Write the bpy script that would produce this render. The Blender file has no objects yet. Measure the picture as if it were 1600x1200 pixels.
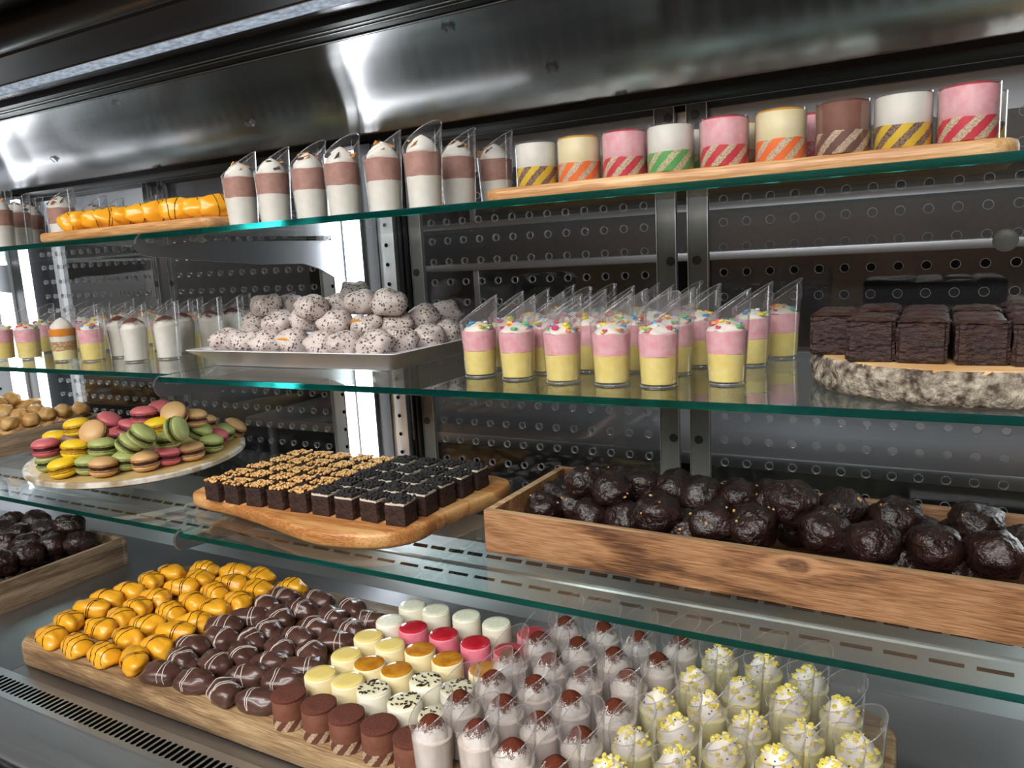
import bpy, bmesh, math, random
from mathutils import Vector, Matrix, noise

random.seed(7)
SC = bpy.context.scene
COL = SC.collection
PI = math.pi

KEY, KITCHEN, EXPO, LED, LENS = 95, 9, 0.0, 11.0, 0.5

# ------------------------------------------------------------------ camera, world, lamps, exposure
cam = bpy.data.objects.new('camera', bpy.data.cameras.new('camera'))
COL.objects.link(cam)
SC.camera = cam
cam.data.sensor_width = 36.0
cam.data.lens = 26.775
cam.data.clip_start = 0.01
cam.matrix_world = Matrix(((0.87592001, -0.03437359, 0.48123029, 0.0),
                           (0.47965912, 0.16929931, -0.86096741, 0.0),
                           (-0.05187741, 0.98496508, 0.16478026, 0.0),
                           (0, 0, 0, 1)))
W = bpy.data.worlds.new('world')
SC.world = W
W.use_nodes = True
W.node_tree.nodes['Background'].inputs[0].default_value = (0.55, 0.6, 0.7, 1)
W.node_tree.nodes['Background'].inputs[1].default_value = 0.05

def area(name, loc, target, sx, sy, power, col=(1, 1, 1)):
    l = bpy.data.lights.new(name, 'AREA')
    l.shape = 'RECTANGLE'; l.size = sx; l.size_y = sy; l.energy = power; l.color = col
    o = bpy.data.objects.new(name, l)
    COL.objects.link(o)
    o.location = loc
    d = Vector(target) - Vector(loc)
    o.rotation_euler = d.to_track_quat('-Z', 'Y').to_euler()
    return o

# ceiling panel lamps of the shop, in front of and above the case
area('ceiling_lamp_light', (-0.6, -0.75, 1.42), (-0.55, 0.5, -0.6), 2.6, 0.7, KEY * 0.75, (1.0, 0.985, 0.965))
area('ceiling_lamp_light', (-0.4, -2.2, 1.42), (-0.4, -1.0, -0.6), 3.6, 0.9, KEY * 1.7, (1.0, 0.97, 0.93))
# lamp row of the kitchen behind the sliding doors
area('kitchen_lamp_light', (-0.2, 2.3, 1.40), (-0.2, 2.6, -0.8), 1.6, 0.3, KITCHEN, (1.0, 0.93, 0.84))

SC.view_settings.view_transform = 'Standard'
SC.view_settings.look = 'None'
SC.view_settings.gamma = 1.0
SC.view_settings.exposure = EXPO
SC.view_settings.use_curve_mapping = False
SC.cycles.max_bounces = 10
SC.cycles.diffuse_bounces = 3
SC.cycles.glossy_bounces = 5
SC.cycles.transmission_bounces = 4
SC.cycles.transparent_max_bounces = 64
SC.cycles.caustics_reflective = False
SC.cycles.caustics_refractive = False
SC.cycles.use_denoising = True
SC.cycles.sample_clamp_indirect = 6.0

# ------------------------------------------------------------------ materials
def newmat(name):
    m = bpy.data.materials.new(name)
    m.use_nodes = True
    nt = m.node_tree
    nt.nodes.clear()
    out = nt.nodes.new('ShaderNodeOutputMaterial')
    return m, nt, out

def nd(nt, typ, **kw):
    n = nt.nodes.new(typ)
    for k, v in kw.items():
        if k.startswith('i_'):
            n.inputs[k[2:].replace('_', ' ')].default_value = v
        else:
            setattr(n, k, v)
    return n

def c4(c):
    return (c[0], c[1], c[2], 1.0)

def srgb(r, g, b):
    f = lambda v: ((v / 255 + 0.055) / 1.055) ** 2.4 if v > 10 else v / 255 / 12.92
    return (f(r), f(g), f(b))

def coords(nt, scale=(1, 1, 1)):
    t = nd(nt, 'ShaderNodeTexCoord')
    m = nd(nt, 'ShaderNodeMapping')
    m.inputs['Scale'].default_value = scale
    nt.links.new(t.outputs['Object'], m.inputs['Vector'])
    return m.outputs['Vector']

def food(name, col, col2=None, rough=0.5, nscale=60, lo=0.35, hi=0.65, bump=0.0, bscale=200, bdist=0.001, metal=0.0, coat=0.0, scale=(1, 1, 1), detail=4, spec=0.5):
    m, nt, out = newmat(name)
    p = nd(nt, 'ShaderNodeBsdfPrincipled')
    p.inputs['Roughness'].default_value = rough
    p.inputs['Metallic'].default_value = metal
    p.inputs['Specular IOR Level'].default_value = spec
    if coat:
        p.inputs['Coat Weight'].default_value = coat
        p.inputs['Coat Roughness'].default_value = 0.06
    p.inputs['Base Color'].default_value = c4(col)
    v = coords(nt, scale)
    if col2 is not None:
        n = nd(nt, 'ShaderNodeTexNoise')
        n.inputs['Scale'].default_value = nscale
        n.inputs['Detail'].default_value = detail
        nt.links.new(v, n.inputs['Vector'])
        r = nd(nt, 'ShaderNodeValToRGB')
        r.color_ramp.elements[0].position = lo
        r.color_ramp.elements[1].position = hi
        r.color_ramp.elements[0].color = c4(col)
        r.color_ramp.elements[1].color = c4(col2)
        nt.links.new(n.outputs['Fac'], r.inputs['Fac'])
        nt.links.new(r.outputs['Color'], p.inputs['Base Color'])
    if bump:
        n2 = nd(nt, 'ShaderNodeTexNoise')
        n2.inputs['Scale'].default_value = bscale
        n2.inputs['Detail'].default_value = 5
        nt.links.new(v, n2.inputs['Vector'])
        b = nd(nt, 'ShaderNodeBump')
        b.inputs['Strength'].default_value = bump
        b.inputs['Distance'].default_value = bdist
        nt.links.new(n2.outputs['Fac'], b.inputs['Height'])
        nt.links.new(b.outputs['Normal'], p.inputs['Normal'])
    nt.links.new(p.outputs[0], out.inputs['Surface'])
    return m

def specks(name, col, speck, rough=0.55, scale=260, size=0.30, keep=0.45, bump=0.3):
    m, nt, out = newmat(name)
    p = nd(nt, 'ShaderNodeBsdfPrincipled')
    p.inputs['Roughness'].default_value = rough
    v = coords(nt)
    vo = nd(nt, 'ShaderNodeTexVoronoi')
    vo.inputs['Scale'].default_value = scale
    nt.links.new(v, vo.inputs['Vector'])
    sp = nd(nt, 'ShaderNodeSeparateColor')
    nt.links.new(vo.outputs['Color'], sp.inputs[0])
    wob = nd(nt, 'ShaderNodeTexNoise'); wob.inputs['Scale'].default_value = 700
    nt.links.new(v, wob.inputs['Vector'])
    th = nd(nt, 'ShaderNodeMath', operation='MULTIPLY'); nt.links.new(sp.outputs[1], th.inputs[0]); nt.links.new(wob.outputs['Fac'], th.inputs[1])
    th2 = nd(nt, 'ShaderNodeMath', operation='MULTIPLY_ADD'); th2.inputs[1].default_value = size * 2.4; th2.inputs[2].default_value = 0.08
    nt.links.new(th.outputs[0], th2.inputs[0])
    lt = nd(nt, 'ShaderNodeMath', operation='LESS_THAN')
    nt.links.new(vo.outputs['Distance'], lt.inputs[0]); nt.links.new(th2.outputs[0], lt.inputs[1])
    l2 = nd(nt, 'ShaderNodeMath', operation='LESS_THAN'); l2.inputs[1].default_value = keep
    nt.links.new(sp.outputs[0], l2.inputs[0])
    mu = nd(nt, 'ShaderNodeMath', operation='MULTIPLY')
    nt.links.new(lt.outputs[0], mu.inputs[0]); nt.links.new(l2.outputs[0], mu.inputs[1])
    mx = nd(nt, 'ShaderNodeMix', data_type='RGBA')
    mx.inputs[6].default_value = c4(col); mx.inputs[7].default_value = c4(speck)
    nt.links.new(mu.outputs[0], mx.inputs[0])
    nt.links.new(mx.outputs[2], p.inputs['Base Color'])
    n2 = nd(nt, 'ShaderNodeTexNoise'); n2.inputs['Scale'].default_value = 120
    nt.links.new(v, n2.inputs['Vector'])
    b = nd(nt, 'ShaderNodeBump'); b.inputs['Strength'].default_value = bump; b.inputs['Distance'].default_value = 0.002
    nt.links.new(n2.outputs['Fac'], b.inputs['Height']); nt.links.new(b.outputs['Normal'], p.inputs['Normal'])
    nt.links.new(p.outputs[0], out.inputs['Surface'])
    return m

def stripes(name, ca, cb, freq=4.0, twist=150.0, speck=None):
    """diagonal sponge stripes around a small cake (object coordinates, axis Z)"""
    m, nt, out = newmat(name)
    p = nd(nt, 'ShaderNodeBsdfPrincipled'); p.inputs['Roughness'].default_value = 0.6
    t = nd(nt, 'ShaderNodeTexCoord')
    s = nd(nt, 'ShaderNodeSeparateXYZ'); nt.links.new(t.outputs['Object'], s.inputs[0])
    at = nd(nt, 'ShaderNodeMath', operation='ARCTAN2')
    nt.links.new(s.outputs['Y'], at.inputs[0]); nt.links.new(s.outputs['X'], at.inputs[1])
    a1 = nd(nt, 'ShaderNodeMath', operation='MULTIPLY'); a1.inputs[1].default_value = freq * 2
    nt.links.new(at.outputs[0], a1.inputs[0])
    z1 = nd(nt, 'ShaderNodeMath', operation='MULTIPLY'); z1.inputs[1].default_value = -twist * 2.2
    nt.links.new(s.outputs['Z'], z1.inputs[0])
    no = nd(nt, 'ShaderNodeTexNoise'); no.inputs['Scale'].default_value = 300
    nt.links.new(t.outputs['Object'], no.inputs['Vector'])
    nm = nd(nt, 'ShaderNodeMath', operation='MULTIPLY'); nm.inputs[1].default_value = 1.2
    nt.links.new(no.outputs['Fac'], nm.inputs[0])
    ad = nd(nt, 'ShaderNodeMath', operation='ADD'); nt.links.new(a1.outputs[0], ad.inputs[0]); nt.links.new(z1.outputs[0], ad.inputs[1])
    ad2 = nd(nt, 'ShaderNodeMath', operation='ADD'); nt.links.new(ad.outputs[0], ad2.inputs[0]); nt.links.new(nm.outputs[0], ad2.inputs[1])
    si = nd(nt, 'ShaderNodeMath', operation='SINE'); nt.links.new(ad2.outputs[0], si.inputs[0])
    gt = nd(nt, 'ShaderNodeMath', operation='GREATER_THAN'); gt.inputs[1].default_value = -0.1
    nt.links.new(si.outputs[0], gt.inputs[0])
    n3 = nd(nt, 'ShaderNodeTexNoise'); n3.inputs['Scale'].default_value = 700
    nt.links.new(t.outputs['Object'], n3.inputs['Vector'])
    r = nd(nt, 'ShaderNodeValToRGB')
    r.color_ramp.elements[0].position = 0.40; r.color_ramp.elements[1].position = 0.56
    r.color_ramp.elements[0].color = c4(speck or tuple(x * 0.55 for x in cb)); r.color_ramp.elements[1].color = c4(cb)
    nt.links.new(n3.outputs['Fac'], r.inputs['Fac'])
    mx = nd(nt, 'ShaderNodeMix', data_type='RGBA')
    nt.links.new(gt.outputs[0], mx.inputs[0]); nt.links.new(r.outputs['Color'], mx.inputs[6]); mx.inputs[7].default_value = c4(ca)
    nt.links.new(mx.outputs[2], p.inputs['Base Color'])
    nt.links.new(p.outputs[0], out.inputs['Surface'])
    return m

def wood(name, dark, mid, light, axis=0, grain=22.0, rough=0.45, streak=3.0, knot=None, coat=0.0, rings=0.35):
    m, nt, out = newmat(name)
    p = nd(nt, 'ShaderNodeBsdfPrincipled'); p.inputs['Roughness'].default_value = rough
    p.inputs['Coat Weight'].default_value = coat; p.inputs['Coat Roughness'].default_value = 0.25
    sc = [grain, grain, grain]; sc[axis] = streak
    v = coords(nt, tuple(sc))
    n1 = nd(nt, 'ShaderNodeTexNoise'); n1.inputs['Scale'].default_value = 1.0; n1.inputs['Detail'].default_value = 6; n1.inputs['Distortion'].default_value = 0.8
    nt.links.new(v, n1.inputs['Vector'])
    sc2 = [grain * 42, grain * 42, grain * 42]; sc2[axis] = streak * 12
    v2 = coords(nt, tuple(sc2))
    n2 = nd(nt, 'ShaderNodeTexNoise'); n2.inputs['Scale'].default_value = 1.0; n2.inputs['Detail'].default_value = 4; n2.inputs['Distortion'].default_value = 0.4
    nt.links.new(v2, n2.inputs['Vector'])
    w = nd(nt, 'ShaderNodeMath', operation='MULTIPLY'); w.inputs[1].default_value = 26.0
    nt.links.new(n1.outputs['Fac'], w.inputs[0])
    si = nd(nt, 'ShaderNodeMath', operation='SINE')
    last = w.outputs[0]
    if knot:
        t = nd(nt, 'ShaderNodeTexCoord')
        kn = nd(nt, 'ShaderNodeTexNoise'); kn.inputs['Scale'].default_value = 40.0
        nt.links.new(t.outputs['Object'], kn.inputs['Vector'])
        ks = nd(nt, 'ShaderNodeVectorMath', operation='SCALE'); ks.inputs['Scale'].default_value = 0.016
        nt.links.new(kn.outputs['Color'], ks.inputs[0])
        ka = nd(nt, 'ShaderNodeVectorMath', operation='ADD')
        nt.links.new(t.outputs['Object'], ka.inputs[0]); nt.links.new(ks.outputs[0], ka.inputs[1])
        km = nd(nt, 'ShaderNodeMapping'); km.inputs['Scale'].default_value = (0.45, 1, 1)
        nt.links.new(ka.outputs[0], km.inputs['Vector'])
        vm = nd(nt, 'ShaderNodeVectorMath', operation='DISTANCE'); vm.inputs[1].default_value = (knot[0] * 0.45, knot[1], knot[2])
        nt.links.new(km.outputs[0], vm.inputs[0])
        e1 = nd(nt, 'ShaderNodeMath', operation='DIVIDE'); e1.inputs[0].default_value = 0.10
        e0 = nd(nt, 'ShaderNodeMath', operation='ADD'); e0.inputs[1].default_value = 0.006
        nt.links.new(vm.outputs['Value'], e0.inputs[0]); nt.links.new(e0.outputs[0], e1.inputs[1])
        ad = nd(nt, 'ShaderNodeMath', operation='ADD')
        nt.links.new(last, ad.inputs[0]); nt.links.new(e1.outputs[0], ad.inputs[1])
        last = ad.outputs[0]
    nt.links.new(last, si.inputs[0])
    m1 = nd(nt, 'ShaderNodeMath', operation='MULTIPLY'); m1.inputs[1].default_value = rings * 0.5
    nt.links.new(si.outputs[0], m1.inputs[0])
    a1 = nd(nt, 'ShaderNodeMath', operation='ADD'); nt.links.new(m1.outputs[0], a1.inputs[0]); nt.links.new(n1.outputs['Fac'], a1.inputs[1])
    m2 = nd(nt, 'ShaderNodeMath', operation='MULTIPLY_ADD'); m2.inputs[1].default_value = 1.35; 
    nt.links.new(n2.outputs['Fac'], m2.inputs[0]); 
    s2 = nd(nt, 'ShaderNodeMath', operation='SUBTRACT'); s2.inputs[1].default_value = 0.67
    nt.links.new(a1.outputs[0], s2.inputs[0]); nt.links.new(s2.outputs[0], m2.inputs[2])
    r = nd(nt, 'ShaderNodeValToRGB')
    r.color_ramp.elements[0].position = 0.18; r.color_ramp.elements[0].color = c4(dark)
    r.color_ramp.elements[1].position = 0.82; r.color_ramp.elements[1].color = c4(light)
    e = r.color_ramp.elements.new(0.5); e.color = c4(mid)
    nt.links.new(m2.outputs[0], r.inputs['Fac'])
    colr = r.outputs['Color']
    if knot:
        lt = nd(nt, 'ShaderNodeMapRange'); lt.inputs[1].default_value = 0.002; lt.inputs[2].default_value = 0.008
        lt.inputs[3].default_value = 0.75; lt.inputs[4].default_value = 0.0
        nt.links.new(vm.outputs['Value'], lt.inputs[0])
        mx = nd(nt, 'ShaderNodeMix', data_type='RGBA'); mx.inputs[7].default_value = c4(srgb(60, 34, 22))
        nt.links.new(lt.outputs[0], mx.inputs[0]); nt.links.new(colr, mx.inputs[6]); colr = mx.outputs[2]
    nt.links.new(colr, p.inputs['Base Color'])
    b = nd(nt, 'ShaderNodeBump'); b.inputs['Strength'].default_value = 0.15; b.inputs['Distance'].default_value = 0.001
    nt.links.new(n2.outputs['Fac'], b.inputs['Height']); nt.links.new(b.outputs['Normal'], p.inputs['Normal'])
    nt.links.new(p.outputs[0], out.inputs['Surface'])
    return m

def two_sided_fresnel(nt, ior):
    # same reflectance from either side of a thin sheet
    f = nd(nt, 'ShaderNodeFresnel')
    g = nd(nt, 'ShaderNodeNewGeometry')
    m = nd(nt, 'ShaderNodeMapRange'); m.inputs[3].default_value = ior; m.inputs[4].default_value = 1.0 / ior
    nt.links.new(g.outputs['Backfacing'], m.inputs[0]); nt.links.new(m.outputs[0], f.inputs['IOR'])
    return f

def clear(name, tint=(1, 1, 1), ior=1.45, rough=0.02, haze=0.0, hazecol=(1, 1, 1), boost=1.0, gcol=(1, 1, 1)):
    """thin clear sheet: transparent with a Fresnel reflection, optionally a little milky"""
    m, nt, out = newmat(name)
    t = nd(nt, 'ShaderNodeBsdfTransparent'); t.inputs[0].default_value = c4(tint)
    g = nd(nt, 'ShaderNodeBsdfGlossy'); g.inputs['Roughness'].default_value = rough; g.inputs['Color'].default_value = c4(gcol)
    f = two_sided_fresnel(nt, ior)
    fac = f.outputs[0]
    if boost != 1.0:
        mm = nd(nt, 'ShaderNodeMath', operation='MULTIPLY', use_clamp=True); mm.inputs[1].default_value = boost
        nt.links.new(fac, mm.inputs[0]); fac = mm.outputs[0]
    base = t.outputs[0]
    if haze:
        d = nd(nt, 'ShaderNodeBsdfDiffuse'); d.inputs[0].default_value = c4(hazecol)
        tr = nd(nt, 'ShaderNodeBsdfTranslucent'); tr.inputs[0].default_value = c4(hazecol)
        ax = nd(nt, 'ShaderNodeMixShader'); ax.inputs[0].default_value = 0.5
        nt.links.new(d.outputs[0], ax.inputs[1]); nt.links.new(tr.outputs[0], ax.inputs[2])
        hx = nd(nt, 'ShaderNodeMixShader'); hx.inputs[0].default_value = haze
        nt.links.new(base, hx.inputs[1]); nt.links.new(ax.outputs[0], hx.inputs[2]); base = hx.outputs[0]
    mx = nd(nt, 'ShaderNodeMixShader')
    nt.links.new(fac, mx.inputs[0]); nt.links.new(base, mx.inputs[1]); nt.links.new(g.outputs[0], mx.inputs[2])
    nt.links.new(mx.outputs[0], out.inputs['Surface'])
    return m

def glow(name, col, strength, ridges=None):
    m, nt, out = newmat(name)
    e = nd(nt, 'ShaderNodeEmission'); e.inputs[0].default_value = c4(col); e.inputs[1].default_value = strength
    if ridges:                                                   # small lamps behind a ridged lens
        v = coords(nt, ridges)
        n = nd(nt, 'ShaderNodeTexNoise'); n.inputs['Scale'].default_value = 1.0; n.inputs['Detail'].default_value = 3
        nt.links.new(v, n.inputs['Vector'])
        mr = nd(nt, 'ShaderNodeMapRange'); mr.inputs[1].default_value = 0.35; mr.inputs[2].default_value = 0.65
        mr.inputs[3].default_value = strength * 0.7; mr.inputs[4].default_value = strength * 1.3
        nt.links.new(n.outputs['Fac'], mr.inputs[0]); nt.links.new(mr.outputs[0], e.inputs[1])
    nt.links.new(e.outputs[0], out.inputs['Surface'])
    return m

def edge_glass(name):
    """polished front edge of green float glass: looks into the sheet"""
    m, nt, out = newmat(name)
    d = nd(nt, 'ShaderNodeBsdfDiffuse'); d.inputs[0].default_value = c4(srgb(0, 52, 52))
    tr = nd(nt, 'ShaderNodeBsdfRefraction'); tr.inputs['Color'].default_value = c4(srgb(52, 205, 195)); tr.inputs['IOR'].default_value = 1.5; tr.inputs['Roughness'].default_value = 0.22
    t2 = nd(nt, 'ShaderNodeBsdfTranslucent'); t2.inputs[0].default_value = c4(srgb(18, 165, 155))
    a0 = nd(nt, 'ShaderNodeMixShader'); a0.inputs[0].default_value = 0.25
    nt.links.new(tr.outputs[0], a0.inputs[1]); nt.links.new(t2.outputs[0], a0.inputs[2])
    a = nd(nt, 'ShaderNodeMixShader'); a.inputs[0].default_value = 0.65
    nt.links.new(d.outputs[0], a.inputs[1]); nt.links.new(a0.outputs[0], a.inputs[2])
    g = nd(nt, 'ShaderNodeBsdfGlossy'); g.inputs['Roughness'].default_value = 0.08; g.inputs['Color'].default_value = c4((0.6, 1, 0.92))
    f = two_sided_fresnel(nt, 1.5)
    x = nd(nt, 'ShaderNodeMixShader')
    nt.links.new(f.outputs[0], x.inputs[0]); nt.links.new(a.outputs[0], x.inputs[1]); nt.links.new(g.outputs[0], x.inputs[2])
    nt.links.new(x.outputs[0], out.inputs['Surface'])
    return m

def steel(name, col, rough, scale=(3, 300, 300), var=0.08, bump=0.04, aniso=0.0):
    m, nt, out = newmat(name)
    p = nd(nt, 'ShaderNodeBsdfPrincipled')
    p.inputs['Metallic'].default_value = 1.0
    p.inputs['Base Color'].default_value = c4(col)
    p.inputs['Anisotropic'].default_value = aniso
    if aniso:
        tg = nd(nt, 'ShaderNodeTangent', direction_type='RADIAL', axis='X')
        p.inputs['Anisotropic Rotation'].default_value = 0.0
        nt.links.new(tg.outputs[0], p.inputs['Tangent'])
    v = coords(nt, scale)
    n = nd(nt, 'ShaderNodeTexNoise'); n.inputs['Scale'].default_value = 1.0; n.inputs['Detail'].default_value = 4
    nt.links.new(v, n.inputs['Vector'])
    mr = nd(nt, 'ShaderNodeMapRange'); mr.inputs[3].default_value = rough - var; mr.inputs[4].default_value = rough + var
    nt.links.new(n.outputs['Fac'], mr.inputs[0]); nt.links.new(mr.outputs[0], p.inputs['Roughness'])
    b = nd(nt, 'ShaderNodeBump'); b.inputs['Strength'].default_value = bump; b.inputs['Distance'].default_value = 0.001
    nt.links.new(n.outputs['Fac'], b.inputs['Height']); nt.links.new(b.outputs['Normal'], p.inputs['Normal'])
    nt.links.new(p.outputs[0], out.inputs['Surface'])
    return m

M = {}
M['steel'] = steel('brushed steel', srgb(205, 208, 212), 0.40)
M['steel_dark'] = steel('worn deck steel', srgb(172, 174, 178), 0.38, (2, 120, 120), 0.07, 0.05)
M['hood'] = steel('polished hood steel', srgb(180, 180, 182), 0.20, (3, 60, 60), 0.04, 0.012, 0.97)
M['plate_steel'] = steel('satin post steel', srgb(214, 217, 222), 0.45, (300, 300, 3))
M['satin'] = food('satin grey strip', srgb(118, 118, 116), srgb(128, 128, 126), 0.35, scale=(40, 1, 1))
M['black'] = food('black plastic', srgb(14, 14, 16), None, 0.35)
M['black_gloss'] = food('glossy black tube', srgb(30, 28, 27), None, 0.3)
M['brown_panel'] = food('dark brown panel', srgb(26, 15, 13), srgb(32, 19, 16), 0.5)
M['post'] = food('grey post channel', srgb(78, 80, 84), None, 0.5)
M['bracket'] = steel('bracket steel', srgb(160, 163, 168), 0.38)
M['plug'] = food('dark plug', srgb(48, 48, 52), None, 0.4)
M['void'] = food('dark slot', srgb(10, 10, 10), None, 0.8, spec=0.05)
M['led_thin'] = glow('thin led lens', (0.93, 0.97, 1.0), LED * 0.4)
M['led'] = glow('led lens', (0.93, 0.97, 1.0), LED)
M['lens'] = glow('canopy lamp lens', (0.66, 0.76, 0.9), LENS, (70, 160, 160))
M['acrylic'] = clear('clear acrylic', (0.86, 0.88, 0.90), 1.49, 0.015, 0.008, (0.6, 0.62, 0.65))
M['acrylic_edge'] = clear('polished hole edge', (0.9, 0.9, 0.9), 1.49, 0.1, 0.6, (0.85, 0.87, 0.9))
M['glass'] = clear('shelf glass', (0.92, 0.97, 0.955), 1.5, 0.01, 0.008, (0.7, 0.9, 0.88))
M['glass_edge'] = edge_glass('green glass edge')
M['cup'] = clear('clear cup plastic', (0.975, 0.975, 0.98), 1.42, 0.04, 0.03, (1, 0.99, 1))
M['cup_rim'] = clear('cup rim plastic', (0.9, 0.9, 0.92), 1.5, 0.08, 0.22, (0.95, 0.96, 1.0), 1.8)
M['maple'] = wood('maple', srgb(176, 124, 76), srgb(206, 160, 108), srgb(226, 190, 142), 0, 18, 0.4, 2.5)
M['olive'] = wood('honey wood', srgb(168, 106, 56), srgb(206, 150, 92), srgb(226, 180, 122), 0, 16, 0.38, 3.0)
M['mango_top'] = wood('mango wood', srgb(104, 80, 56), srgb(150, 120, 86), srgb(186, 158, 118), 0, 16, 0.55, 2.5)
M['acacia'] = wood('acacia plank', srgb(84, 54, 36), srgb(150, 106, 70), srgb(184, 140, 102), 0, 14, 0.5, 2.5, knot=(0.392, 0.008, 0.054))
M['acacia_in'] = wood('acacia inside', srgb(60, 36, 22), srgb(92, 60, 38), srgb(120, 82, 54), 0, 24, 0.55, 2.5)
M['acacia_rim'] = wood('acacia rim', srgb(150, 116, 80), srgb(182, 148, 108), srgb(206, 174, 134), 0, 24, 0.55, 2.5)
M['drift'] = wood('weathered crate wood', srgb(96, 78, 60), srgb(142, 120, 96), srgb(176, 154, 128), 1, 24, 0.6, 2.5)
M['bark'] = food('lichen bark', srgb(74, 62, 52), srgb(186, 176, 158), 0.85, 110, 0.36, 0.64, 1.0, 160, 0.006, detail=10)
M['logtop'] = food('pale cut wood', srgb(206, 160, 108), srgb(226, 190, 140), 0.5, 14)
M['porcelain'] = food('white porcelain', srgb(226, 226, 232), None, 0.18, coat=0.4)
M['plate'] = food('white enamel plate', srgb(232, 230, 226), None, 0.25, coat=0.3)
M['gold'] = food('gold card', srgb(196, 164, 104), srgb(214, 188, 132), 0.4, 20)
M['plate_rim'] = food('worn plate rim', srgb(168, 150, 118), srgb(232, 228, 220), 0.35, 30, 0.4, 0.6)
M['white_cream'] = food('white cream', srgb(240, 237, 228), srgb(232, 226, 214), 0.5, 80, bump=0.2, bscale=150)
M['meringue'] = food('meringue', srgb(244, 240, 234), srgb(236, 226, 214), 0.55, 90, bump=0.3, bscale=160)
M['custard'] = food('yellow mousse', srgb(240, 216, 116), srgb(246, 228, 146), 0.5, 90, bump=0.25, bscale=300)
M['pink'] = food('pink mousse', srgb(240, 168, 178), srgb(246, 194, 200), 0.5, 110, bump=0.3, bscale=300)
M['mocha'] = food('chocolate mousse', srgb(172, 126, 112), srgb(186, 142, 128), 0.55, 120, bump=0.2, bscale=300)
M['vanilla'] = food('vanilla mousse', srgb(232, 230, 218), srgb(240, 238, 230), 0.5, 90, bump=0.2, bscale=300)
M['tiramisu'] = food('coffee cream', srgb(232, 216, 204), srgb(240, 228, 218), 0.5, 90, bump=0.2)
M['lemon'] = food('lemon cream', srgb(248, 236, 158), srgb(250, 242, 184), 0.5, 90, bump=0.2)
M['jelly'] = food('orange jelly', srgb(236, 140, 10), srgb(244, 160, 24), 0.15, 30, coat=0.5)
M['crumble'] = food('biscuit crumble', srgb(176, 132, 84), srgb(222, 190, 140), 0.7, 240, 0.4, 0.6, 0.9, 240, 0.003)
M['cocoa'] = food('cocoa powder', srgb(84, 42, 30), srgb(110, 60, 44), 0.9, 500, bump=0.5, bscale=700)
def dusting(name, c1, c2):
    m, nt, out = newmat(name)
    d = nd(nt, 'ShaderNodeBsdfDiffuse')
    t = nd(nt, 'ShaderNodeTexCoord'); sx = nd(nt, 'ShaderNodeSeparateXYZ'); nt.links.new(t.outputs['Generated'], sx.inputs[0])
    n = nd(nt, 'ShaderNodeTexNoise'); n.inputs['Scale'].default_value = 900; nt.links.new(t.outputs['Object'], n.inputs['Vector'])
    n2 = nd(nt, 'ShaderNodeTexNoise'); n2.inputs['Scale'].default_value = 130; nt.links.new(t.outputs['Object'], n2.inputs['Vector'])
    a = nd(nt, 'ShaderNodeMath', operation='MULTIPLY_ADD'); a.inputs[1].default_value = 0.75; nt.links.new(sx.outputs['Z'], a.inputs[0]); nt.links.new(n.outputs['Fac'], a.inputs[2])
    b = nd(nt, 'ShaderNodeMath', operation='MULTIPLY_ADD'); b.inputs[1].default_value = 0.8; nt.links.new(n2.outputs['Fac'], b.inputs[0]); nt.links.new(a.outputs[0], b.inputs[2])
    g = nd(nt, 'ShaderNodeMapRange'); g.inputs[1].default_value = 1.20; g.inputs[2].default_value = 1.34; nt.links.new(b.outputs[0], g.inputs[0])
    r = nd(nt, 'ShaderNodeMix', data_type='RGBA'); r.inputs[6].default_value = c4(c1); r.inputs[7].default_value = c4(c2)
    nt.links.new(n.outputs['Fac'], r.inputs[0]); nt.links.new(r.outputs[2], d.inputs[0])
    tr = nd(nt, 'ShaderNodeBsdfTransparent')
    x = nd(nt, 'ShaderNodeMixShader'); nt.links.new(g.outputs[0], x.inputs[0]); nt.links.new(tr.outputs[0], x.inputs[1]); nt.links.new(d.outputs[0], x.inputs[2])
    nt.links.new(x.outputs[0], out.inputs['Surface'])
    return m
M['cocoa_dust'] = dusting('sifted cocoa', srgb(76, 36, 26), srgb(118, 64, 48))
M['zest'] = food('lemon zest', srgb(244, 222, 84), srgb(250, 236, 130), 0.4, 80)
M['herb'] = food('dark flake', srgb(58, 56, 34), None, 0.6)
M['choc_shard'] = food('dark chocolate shard', srgb(44, 24, 20), None, 0.3)
M['caramel_bit'] = food('caramel bit', srgb(206, 140, 66), None, 0.3)
for k, c in dict(pink=(226, 66, 120), orange=(246, 150, 40), yellow=(250, 220, 60), blue=(60, 160, 210), green=(110, 200, 120), white=(244, 240, 232)).items():
    M['conf_' + k] = food('confetti ' + k, srgb(*c), None, 0.4)
M['mango'] = food('mango glaze', srgb(234, 164, 30), srgb(240, 178, 48), 0.32, 25, coat=0.25)
M['choc_stripe'] = food('chocolate stripe', srgb(84, 42, 20), None, 0.3)
M['choc_glaze'] = food('chocolate glaze', srgb(74, 49, 43), srgb(90, 62, 54), 0.3, 40, coat=0.3)
M['white_stripe'] = food('white icing stripe', srgb(228, 218, 214), None, 0.35)
M['cocoa_mousse'] = food('cocoa mousse', srgb(120, 72, 54), srgb(134, 84, 66), 0.7, 90, bump=0.3, bscale=400)
M['cream_cake'] = food('cream mousse', srgb(244, 228, 176), srgb(248, 236, 196), 0.4, 60)
M['glaze_yellow'] = food('passion fruit glaze', srgb(250, 226, 130), srgb(252, 236, 160), 0.08, 40, coat=1.0)
M['glaze_caramel'] = food('caramel glaze', srgb(176, 100, 16), srgb(222, 160, 50), 0.07, 60, 0.3, 0.7, coat=1.0)
M['glaze_red'] = food('raspberry glaze', srgb(196, 28, 48), srgb(212, 62, 76), 0.07, 40, coat=1.0)
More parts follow.
